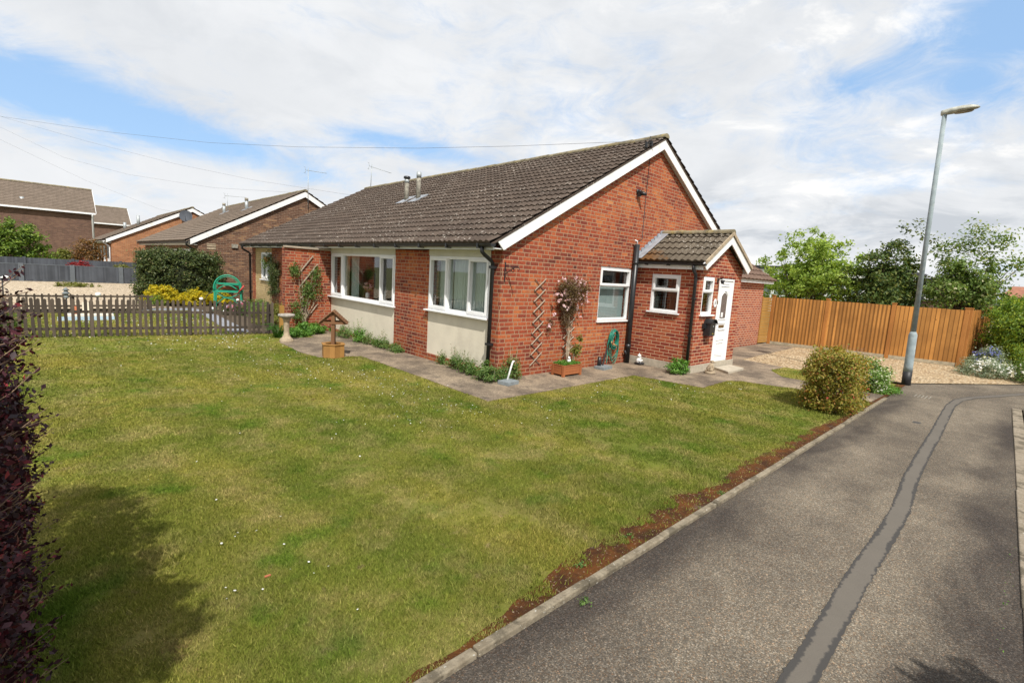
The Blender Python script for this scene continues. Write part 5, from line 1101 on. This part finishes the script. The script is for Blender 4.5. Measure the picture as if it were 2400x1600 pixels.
tw.build('spray_twigs', 'twig', BH); leaves('twig_leaves', np.array(lp), .026, 'berberis', BH, .55, .3, rnd=rng.uniform(.3, 1, len(lp)))  # bare twigs of the sprays, separate tubes in one mesh
trunk_mesh((-6.66, -3.75, 0), cc[::4], .03, BH, fork=.2, n=60)
# shrubs beside the kerb
CB2 = thing('bronze_shrub', 'dense upright shrub with bronze and green leaves beside the kerb', 'shrub', (3.62, -4.45, 0))
P1, cc = boxpts((3.17, -4.78, .0), (3.96, -4.07, .92), 22000, 260, .05, .13); Q1, _ = crown(2500, (3.95, -4.35, .80), (.25, .25, .17), 40, .05, .4, -1)
leaves('foliage', np.concatenate([P1, Q1]), .040, 'red_bush', CB2, .6, .35, (3.6, -4.42, .35)); trunk_mesh((3.6, -4.42, 0), cc[::4], .02, CB2, fork=.2, n=70)
mound('flowering_shrub', 'leafy green shrub with small white flowers beside the lamp post base', (6.35, -4.38, .18), (.48, .38, .48), 6500, .045, 'white_bush', 110, .05, stems=True, flat=-.3)
mound('weeds', 'patch of bright green weeds under the white flowering shrub', (6.5, -4.72, 0), (.55, .18, .12), 1500, .03, 'bright', 40, .04)
TW = thing('bare_shrub', 'leafless twiggy brown shrub behind the bronze leaved one', 'shrub', (5.6, -4.0, 0)); tw = MB()
for _ in range(60):
    a = random.uniform(0, 2*PI); L = random.uniform(.5, .95); e = Vector((5.6+math.cos(a)*random.uniform(.1, .55), -4.0+math.sin(a)*random.uniform(.1, .5), L)); b_ = Vector((5.6, -4.0, 0)); md = b_.lerp(e, .5)+Vector((random.gauss(0, .04), random.gauss(0, .04), .05)); tw.tube([b_, md, e], [.008, .006, .003], 4)
    for q in range(4):
        s_ = md.lerp(e, random.random()); tw.tube([s_, s_+Vector((random.gauss(0, .1), random.gauss(0, .1), random.uniform(.02, .15)))], [.002, .001], 3)
tw.build('branches', 'twig', TW)
for wx_, wy_, wl in ((-3.35, -4.72, 'small green weed growing in the soil beside the kerb nearest the camera'), (-2.75, -4.70, 'second green weed on the border between lawn and soil strip'), (-1.35, -4.80, 'tiny weed beside the kerb halfway along the soil strip'), (-3.62, -4.99, 'tuft of moss and weed on the tarmac against the kerb')):
    mound('weed', wl, (wx_, wy_, 0), (.06, .05, .02), 150, .016, 'herb', 12, .010, 'weed', group='weeds by the kerb')
mound('weeds', 'line of green weeds along the foot of the right hand kerb', (-1.2, -6.725, -.01), (1.3, .014, .012), 700, .012, 'bright', 90, .01, 'weeds')
o = MB().box(-5.02, -3.625, .015, -4.985, -3.612, .021).build('terracotta_chip', 'terracotta'); tag(o, 'small orange terracotta chip lying on the lawn near the camera', 'chip')
# flower bed at right
mound('daisy_bush', 'grey green bush covered with white flowers at the edge of the gravel', (12.1, -5.75, .05), (.75, .6, .42), 5200, .045, 'grey', 90, .07)
mound('flowering_plant', 'mass of small white flowers on the grey green bush nearest the fence', (12.05, -5.85, .16), (.72, .55, .36), 330, .05, 'whitefl', 60, .05, 'flowers', aspect=.9)
mound('daisy_bush', 'green bush with white flowers at the right edge of the picture', (12.0, -6.95, .10), (.85, .75, .62), 6500, .05, 'herb', 110, .08)
mound('flowering_plant', 'mass of small white flowers on the bush at the right edge', (11.8, -6.85, .22), (.85, .7, .52), 420, .05, 'whitefl', 50, .05, 'flowers', aspect=.9)
mound('flowering_plant', 'dusty blue flowering plant at the foot of the last orange fence post', (13.3, -5.75, .2), (.5, .4, .55), 2600, .055, 'grey', 60, .07)
mound('flowering_plant', 'cluster of small blue flowers by the last orange fence post', (13.1, -5.75, .3), (.45, .35, .45), 260, .05, 'bluefl', 40, .05, 'flowers', aspect=.9)
# plants by the walls
def herb(label, x, y, rx, ry, h, n, mat='herb', size=.035, spikes=0):
    T = thing('garden_plant', label, 'plant', (x, y, .01), 'plants along the house walls'); P, cc = crown(n, (x, y, h*.15), (rx, ry, h*.85), 50, .04, .4, 0.); P = P[P[:, 2] > .012]; leaves('foliage', P, size, mat, T, .5, .4, (x, y, 0))
    m = MB(); sp = []
    for _ in range(max(spikes, 6)):
        a = random.uniform(0, 2*PI); bx, by = x+rx*.7*math.cos(a)*random.random(), y+ry*.7*math.sin(a)*random.random(); hh = h*random.uniform(1.05, 1.5) if spikes else h*.7; e = (bx+random.gauss(0, .04), by+random.gauss(0, .04), hh); m.tube([(bx, by, 0), e], [.004, .002], 4)
        if spikes: sp += [(bx+(e[0]-bx)*t+random.gauss(0, .014), by+(e[1]-by)*t+random.gauss(0, .014), hh*t) for t in np.linspace(.4, 1, 14)]
    m.build('stems', 'stem', T)
    if spikes: leaves('upper_leaves', np.array(sp), size*.8, mat, T, .5, .4)
herb('spreading green plant at the foot of the corner downpipe', -.17, -.02, .26, .30, .34, 3600)
herb('leafy plant against the gable wall behind the grey block with the white tube', .22, -.16, .25, .12, .42, 2200, spikes=4)
herb('tall weedy plant below the middle of the cream bedroom panel', -.10, 1.10, .14, .22, .34, 1100, spikes=5)
herb('leafy plant below the bedroom panel near the corner', -.14, .62, .16, .26, .30, 2000, spikes=6)
herb('small reddish plant where the cream panel meets the brick pillar', -.06, 1.62, .09, .12, .22, 500, spikes=3)
herb('low plant at the left foot of the brick pillar', -.14, 3.35, .13, .28, .20, 1400)
herb('green plant under the right side of the lounge window', -.16, 3.95, .15, .28, .30, 1500, spikes=6)
herb('tall spiky plant under the middle of the lounge window', -.22, 5.0, .17, .26, .42, 1900, 'bright', spikes=7)
herb('straggly brownish plant under the lounge window', -.18, 4.5, .12, .25, .25, 800, spikes=5)
herb('olive weedy plant under the left side of the lounge window', -.25, 5.75, .18, .4, .34, 1600, spikes=8)
herb('broad bright green ground cover below the fin wall climber', -.75, 6.72, .55, .38, .30, 6000, 'bright', .05)
herb('green ground cover beside the bird bath', -1.35, 6.35, .35, .30, .24, 2800, 'bright', .05)
herb('bushy green plant at the corner of the porch', 3.98, -1.42, .27, .20, .36, 2600, 'bright', .05)
LA = thing('strappy_plant', 'spiky strap leaved plant behind the bird bath', 'plant', (-1.72, 6.3, 0)); m = MB()
for _ in range(46):
    a = random.uniform(0, 2*PI); L = random.uniform(.3, .5); c_ = Vector((-1.72+random.gauss(0, .05), 6.3+random.gauss(0, .05), 0)); d_ = Vector((math.cos(a), math.sin(a), 0)); m.tube([c_, c_+d_*L*.4+Vector((0, 0, L*.7)), c_+d_*L+Vector((0, 0, L*.62))], [.008, .007, .001], 3)
m.build('leaves', LM['bright'], LA)
# climber on the fin wall
FC = thing('climber', 'leafy climber with bare diagonal canes on the red fin wall', 'climbing plant', (-.75, 7.15, .05)); m = MB()
for a, c in (((-.87, 1.62), (-.51, 2.08)), ((-.86, 1.25), (-.38, 1.87)), ((-.87, .90), (-.39, 1.33)), ((-.87, .50), (-.62, .80)), ((-.67, .39), (-.37, .77))): m.bar((a[0], 7.21, a[1]), (c[0], 7.21, c[1]), .028, .014, up=(0, -1, 0))
m.build('canes', 'trellis', FC); m = MB()
for k in range(9):
    bx = -.78+random.uniform(-.05, .06); tx = random.uniform(-1.0, -.3); zt = random.uniform(.9, 1.85); m.tube([(bx, 7.1, .02), (bx+.04*math.sin(k), 7.14, .4), ((bx+tx)/2, 7.17, zt*.6), (tx, 7.18, zt)], [.014, .012, .008, .003], 5)
m.build('stems', 'stem', FC)
Ps = [clumps([c], n_, .07)[0]*1 for c, n_ in (((-1.03, 7.13, 1.72), 260), ((-1.0, 7.13, 1.6), 160), ((-.45, 7.14, 1.65), 240), ((-.5, 7.14, 1.5), 120), ((-.66, 7.13, 1.25), 330), ((-.75, 7.12, 1.1), 240), ((-.55, 7.13, 1.0), 200), ((-.8, 7.12, .8), 150), ((-1.02, 7.1, .75), 180), ((-.98, 7.08, .5), 200), ((-.9, 7.08, .42), 150), ((-.4, 7.14, 1.3), 80), ((-.35, 7.14, 1.1), 70))]
leaves('foliage', np.concatenate(Ps), .05, 'herb', FC, .5)
NC = thing('climber', 'dense dark climber on wire netting beside the neighbour stone wall window', 'climbing plant', (-.1, 11.8, .1))
P, _ = crown(5200, (-.10, 11.65, 1.25), (.09, .42, 1.0), 60, .08, .2, -1); P = P[P[:, 2] > .1]; leaves('foliage', P, .05, 'dark_hedge', NC, .5); Q, _ = crown(420, (-.15, 12.25, 1.8), (.06, .22, .35), 14, .08, .2, -1); leaves('foliage', Q, .06, 'herb', NC, .5); Q, _ = crown(120, (-.2, 12.1, 1.92), (.05, .16, .08), 4, .05, .2, -1); leaves('blossom_cluster', Q, .06, 'rust', NC, .8)
m = MB(); [m.tube([(-.05, 11.45+i*.13, .1), (-.06, 11.45+i*.13+random.uniform(-.05, .05), 2.1)], .006, 4) for i in range(7)]; m.build('stems', 'stem', NC)

# ------------------------------------------------------------------ neighbour's garden things
# mangle
MG = thing('garden_mangle', 'old green painted cast iron mangle with big wheel and red handle', 'mangle', (-1.26, 12.87, .04)); MX = Matrix.Translation((-1.26, 12.87, .03)) @ Matrix.Rotation(R(-20), 4, 'Z')
def wheel(mb, c, r, t, n=28):
    pts = [(c[0]+r*math.cos(2*PI*i/n), c[1], c[2]+r*math.sin(2*PI*i/n)) for i in range(n+1)]; mb.tube(pts, t, 6, False)
w_ = MB(); w_.X = MX
for rr, tt in ((.42, .026), (.37, .013)): w_.tube([(rr*math.cos(a), -.03, .80+rr*1.08*math.sin(a)) for a in [PI*i/20*1.1-.05*PI for i in range(21)]], tt, 6)
w_.build('arch', 'mangle', MG)
f = MB(); f.X = MX
for yy in (0, .36):
    for s in (-1, 1): f.bar((s*.42, yy, 0), (s*.40, yy, .70), .06, .05); f.bar((s*.40, yy, .69), (s*.36, yy, 1.0), .05, .05)
    f.bar((-.45, yy, .69), (.45, yy, .69), .05, .07).bar((-.40, yy, .95), (.40, yy, .95), .05, .05).tube([(-.42, yy, .18), (-.15, yy, .44), (.15, yy, .50), (.42, yy, .66)], .016, 5).tube([(.42, yy, .18), (.15, yy, .40), (-.15, yy, .50), (-.42, yy, .66)], .016, 5).tube([(-.30+.06*i, yy, .76+.15*math.sin(PI*i/10)) for i in range(11)], .022, 6)
f.box(-.1, 0, .9, .40, .36, .96).bar((-.4, .0, .12), (-.4, .36, .12), .03).bar((.4, 0, .12), (.4, .36, .12), .03); f.build('frame', 'mangle', MG)
f = MB(); f.X = MX; f.tube([(.30, -.06, .62), (.52, -.16, .92)], [.022, .03], 8); f.build('handle', 'redpaint', MG); f = MB(); f.X = MX; f.tube([(-.36, .18, .80), (.36, .18, .80)], .055, 10).tube([(-.36, .18, .92), (.36, .18, .92)], .045, 10); f.build('rollers', 'terracotta', MG)
f = MB(); f.X = MX; f.tube([(-.42, 0, .68), (-.62, .02, .55), (-.72, .02, .30), (-.76, .02, .02)], .014, 6); f.build('side_brace', 'blackmetal', MG)
def solar(label, x, y, h, r=.06):
    T = thing('solar_light', label, 'garden light', (x, y, 0), 'white ball lights in the neighbour garden'); MB().tube([(x, y, 0), (x, y, h-r)], .010, 6).build('stake', 'blackmetal', T); MB().blob((x, y, h), (r, r, r*.85), 12).build('globe', 'upvc', T)
solar('white mushroom light just behind the brown picket fence below the gravel', -4.79, 12.34, .60, .075); solar('white ball light left of the green mangle', -2.18, 12.3, .50); solar('white ball light near the feet of the green mangle', -1.66, 11.6, .16, .055); solar('low white light to the left of the mangle feet', -1.95, 11.9, .22, .05); solar('white light in the flowers right of the mangle', -1.12, 12.2, .48, .05)
LN = thing('garden_lantern', 'dark green pagoda lantern on a post among the pickets', 'lantern', (-5.49, 12.43, 0)); MB().tube([(-5.49, 12.43, 0), (-5.49, 12.43, .5)], .02, 6).build('post', 'blackmetal', LN)
MB().lathe([(.05, .48), (.06, .52), (.05, .53), (.05, .60), (.10, .61), (.05, .66), (.045, .67), (.045, .70), (.085, .71), (.02, .77), (.01, .79)], (-5.49, 12.43, 0), 6).build('lamp_housing', 'block', LN)
TR = thing('garden_trough', 'low pale blue and white painted trough behind the picket fence', 'trough', (-5.1, 11.2, 0)); MB().box(-5.72, 10.9, .0, -4.55, 10.96, .10).build('blue_edging', 'bluetrim', TR); MB().box(-5.5, 11.8, .0, -4.5, 11.86, .14).build('blue_edging', 'bluetrim', TR); MB().box(-5.55, 11.0, .10, -4.55, 11.6, .13).box(-5.2, 11.3, .13, -5.05, 11.4, .45).build('board', 'cream', TR); MB().tube([(-5.35, 11.4, .12), (-5.35, 11.4, .34)], .07, 8).build('pot', 'terracotta', TR)
FD = thing('bird_table', 'small bird feeder on a stand at the left behind the picket fence', 'bird feeder', (-6.75, 12.5, 0)); MB().tube([(-6.75, 12.5, 0), (-6.75, 12.5, 1.0)], .018, 6).tube([(-6.75, 12.5, .78), (-6.95, 12.5, .74)], .008, 5).build('pole', 'blackmetal', FD); MB().lathe([(.11, 0), (.12, .02), (.02, .07)], (-6.68, 12.5, 1.0), 12).build('cover', 'whiteceramic', FD); MB().lathe([(.10, .72), (.12, .75), (.06, .80)], (-6.93, 12.5, -.02), 10).build('dish', 'lead', FD)
mound('garden_plant', 'pale straggly shrub around the bird feeder at the left edge', (-6.95, 12.2, .2), (.35, .4, .5), 1200, .04, 'rust', 40, .07, 'plant', stems=True)
mound('garden_plant', 'low green plant behind the left end of the picket fence', (-6.8, 8.9, .1), (.55, .4, .45), 2400, .045, 'herb', 60, .06, 'plant')
for i, (x, y, mt, lab, cat) in enumerate(((-1.35, 11.6, 'redfl', 'pink and red flowers under the green mangle', 'flowers'), (-.95, 12.1, 'redfl', 'pink flowers between the mangle and the black downpipe', 'flowers'))):
    mound('flowering_plant', lab, (x, y, .18), (.35, .35, .32), 110, .045, mt, 20, .05, cat, aspect=.9)
mound('garden_plant', 'green plants below the neighbour stone wall', (-.7, 11.4, .1), (.55, 1.2, .42), 4200, .05, 'herb', 90, .08, 'plant')
mound('garden_plant', 'yellow green plant behind the right end of the brown picket fence', (-1.15, 8.6, .1), (.5, .8, .55), 4200, .05, 'olive', 90, .07, 'plant')
mound('garden_plant', 'dark leafy plant in shade under the green mangle', (-1.35, 11.9, .05), (.45, .35, .3), 2400, .045, 'dark_hedge', 50, .06, 'plant')
mound('garden_plant', 'small green shrub at the end of the low grey picket fence', (-3.2, 14.3, .1), (.35, .3, .4), 1200, .05, 'shrub_far', 40, .06, 'plant')
# vase in lounge window
VS = thing('flower_vase', 'white vase of artificial flowers on the inside of the lounge window sill', 'vase', (.22, 5.42, 1.03)); MB().lathe([(.05, 0), (.055, .10), (.05, .17), (.052, .18)], (.22, 5.42, 1.03), 14).build('vase', 'upvc', VS)
P, _ = crown(150, (.22, 5.42, 1.36), (.10, .20, .13), 14, .02, .2, -.4); leaves('bouquet', P, .05, 'pink', VS, .8); P, _ = crown(160, (.22, 5.42, 1.32), (.10, .18, .13), 14, .03, .1, -.6); leaves('foliage', P, .04, 'herb', VS)
m = MB(); [m.tube([(.22, 5.42, 1.18), (.22+random.gauss(0, .03), 5.42+random.gauss(0, .09), 1.36)], .003, 4) for _ in range(8)]; m.build('stems', 'stem', VS)
# shrubs behind the photographer whose shadows fall into the picture
tree('tall_shrub', 'tall garden shrub standing out of sight behind the camera', (-7.3, -6.0, 0), (-7.28, -6.0, 3.3), (.50, .52, .48), 12000, 260, .05, .10, 'shrub_far', .04, flat=-1, shell=.1, cat='shrub')
tree('tall_shrub', 'second garden shrub out of sight on the verge behind the camera', (-3.6, -8.3, 0), (-3.62, -8.25, 1.85), (.40, .40, .5), 12000, 220, .05, .09, 'shrub_far', .04, flat=-1, shell=.1, cat='shrub')

# ------------------------------------------------------------------ daylight
SUN_AZ = Vector((-.58, -1, 0)).normalized(); EL = R(51); sdir = Vector((SUN_AZ.x*math.cos(EL), SUN_AZ.y*math.cos(EL), math.sin(EL)))
L = D.lights.new('sun', 'SUN'); L.energy = 4.25; L.angle = R(.6); L.color = (1, .955, .88); lo = D.objects.new('sun', L); COL.objects.link(lo); lo.rotation_euler = sdir.to_track_quat('Z', 'Y').to_euler(); lo.location = (0, 0, 30)
W = D.worlds.new('World'); S.world = W; W.use_nodes = True; t = NT(W.node_tree)
sky = t.n('ShaderNodeTexSky'); sky.sky_type = 'NISHITA'; sky.sun_disc = False; sky.sun_elevation = EL; sky.sun_rotation = math.atan2(SUN_AZ.x, SUN_AZ.y); sky.altitude = 50; sky.air_density = 1.0; sky.dust_density = .6; sky.ozone_density = 1.2
dirv = t.n('ShaderNodeTexCoord').outputs['Generated']; sx = t.n('ShaderNodeSeparateXYZ'); t.l(dirv, sx.inputs[0])
zc = t.m('ADD', t.m('MAXIMUM', sx.outputs[2], 0), .16); cx = t.n('ShaderNodeCombineXYZ'); t.l(t.m('DIVIDE', sx.outputs[0], zc), cx.inputs[0]); t.l(t.m('DIVIDE', sx.outputs[1], zc), cx.inputs[1]); pl = cx.outputs[0]
gap = None
def gapblob(c, ax, ra, rb, amt):
    """breaks in the cloud: an elongated region of the sky around direction c, long axis ax"""
    c = Vector(c).normalized(); a = Vector(ax); a = (a-c*a.dot(c)).normalized(); b_ = c.cross(a); d = t.vm('SUBTRACT', dirv, tuple(c))
    da = t.m('DIVIDE', t.vm('DOT_PRODUCT', d, tuple(a), 1), ra); db = t.m('DIVIDE', t.vm('DOT_PRODUCT', d, tuple(b_), 1), rb); dc = t.m('MULTIPLY', t.vm('DOT_PRODUCT', d, tuple(c), 1), 1.2)
    r2 = t.m('ADD', t.m('ADD', t.m('MULTIPLY', da, da), t.m('MULTIPLY', db, db)), t.m('MULTIPLY', dc, dc)); return t.m('MULTIPLY', t.m('EXPONENT', t.m('MULTIPLY', r2, -1)), amt)
GAPS = [((-.005, .972, .222), (.45, -.1, -.10), .19, .045, .44), ((.20, .965, .182), (.9, -.2, -.12), .16, .030, .38), ((.50, .84, .22), (.9, -.5, -.08), .18, .022, .34),
        ((.945, .045, .385), (.1, -.9, .45), .14, .060, .46), ((.917, .25, .318), (.3, -.9, .0), .08, .022, .22), ((.955, .10, .28), (.2, -.9, .2), .05, .04, .16), ((.70, .70, .19), (.7, -.7, 0), .07, .015, .22)]
dens = t.m('ADD', t.m('MULTIPLY', t.noise(t.vm('ADD', pl, (3.1, 1.7, .4)), .9, 10, .62, dist=.35), .9), .22)
for gb in GAPS: dens = t.m('SUBTRACT', dens, gapblob(*gb))
dens = t.m('ADD', dens, t.m('MULTIPLY', t.m('SUBTRACT', t.noise(t.scl(dirv, (1, 1, 2.2)), 8, 10, .68, dist=.8), .5), .78))
cov = t.sm(dens, .22, .68)
shade = t.noise(t.vm('ADD', dirv, (1.3, .2, .1)), 3.2, 9, .6, dist=.25); lowband = t.sm(sx.outputs[2], .02, .26, 1, 0)
rightside = t.sm(t.vm('DOT_PRODUCT', dirv, (.93, .30, .12), 1), .80, .98)
bil = t.noise(t.scl(dirv, (1, 1, 2.6)), 5.5, 10, .60, dist=.5)
sh = t.m('ADD', t.m('ADD', t.m('MULTIPLY', t.sm(shade, .35, .66), .34), t.m('MULTIPLY', t.sm(bil, .42, .66), .22)), t.m('MULTIPLY', t.m('MULTIPLY', t.sm(bil, .47, .60), rightside), t.m('MULTIPLY', lowband, .85)))
ccol = t.mix(sh, (.74, .752, .768), (.50, .53, .57)); ccol = t.mix(t.m('MULTIPLY', t.sm(bil, .36, .47, 1, 0), rightside), ccol, (.84, .835, .825))
skc = t.vm('SCALE', sky.outputs[0], None); skn = skc.node; skn.inputs['Scale'].default_value = .125
t.put(skn.inputs[0], sky.outputs[0])
blue = t.mix(.7, skc, (.33, .53, .82))
bg = t.n('ShaderNodeBackground'); t.l(t.mix(cov, blue, ccol), bg.inputs[0]); bg.inputs[1].default_value = 1.0
o = t.n('ShaderNodeOutputWorld'); t.l(bg.outputs[0], o.inputs[0])
S.view_settings.view_transform = 'Standard'; S.view_settings.look = 'None'; S.view_settings.exposure = .30; S.view_settings.gamma = 1
S.cycles.max_bounces = 8; S.cycles.transparent_max_bounces = 16
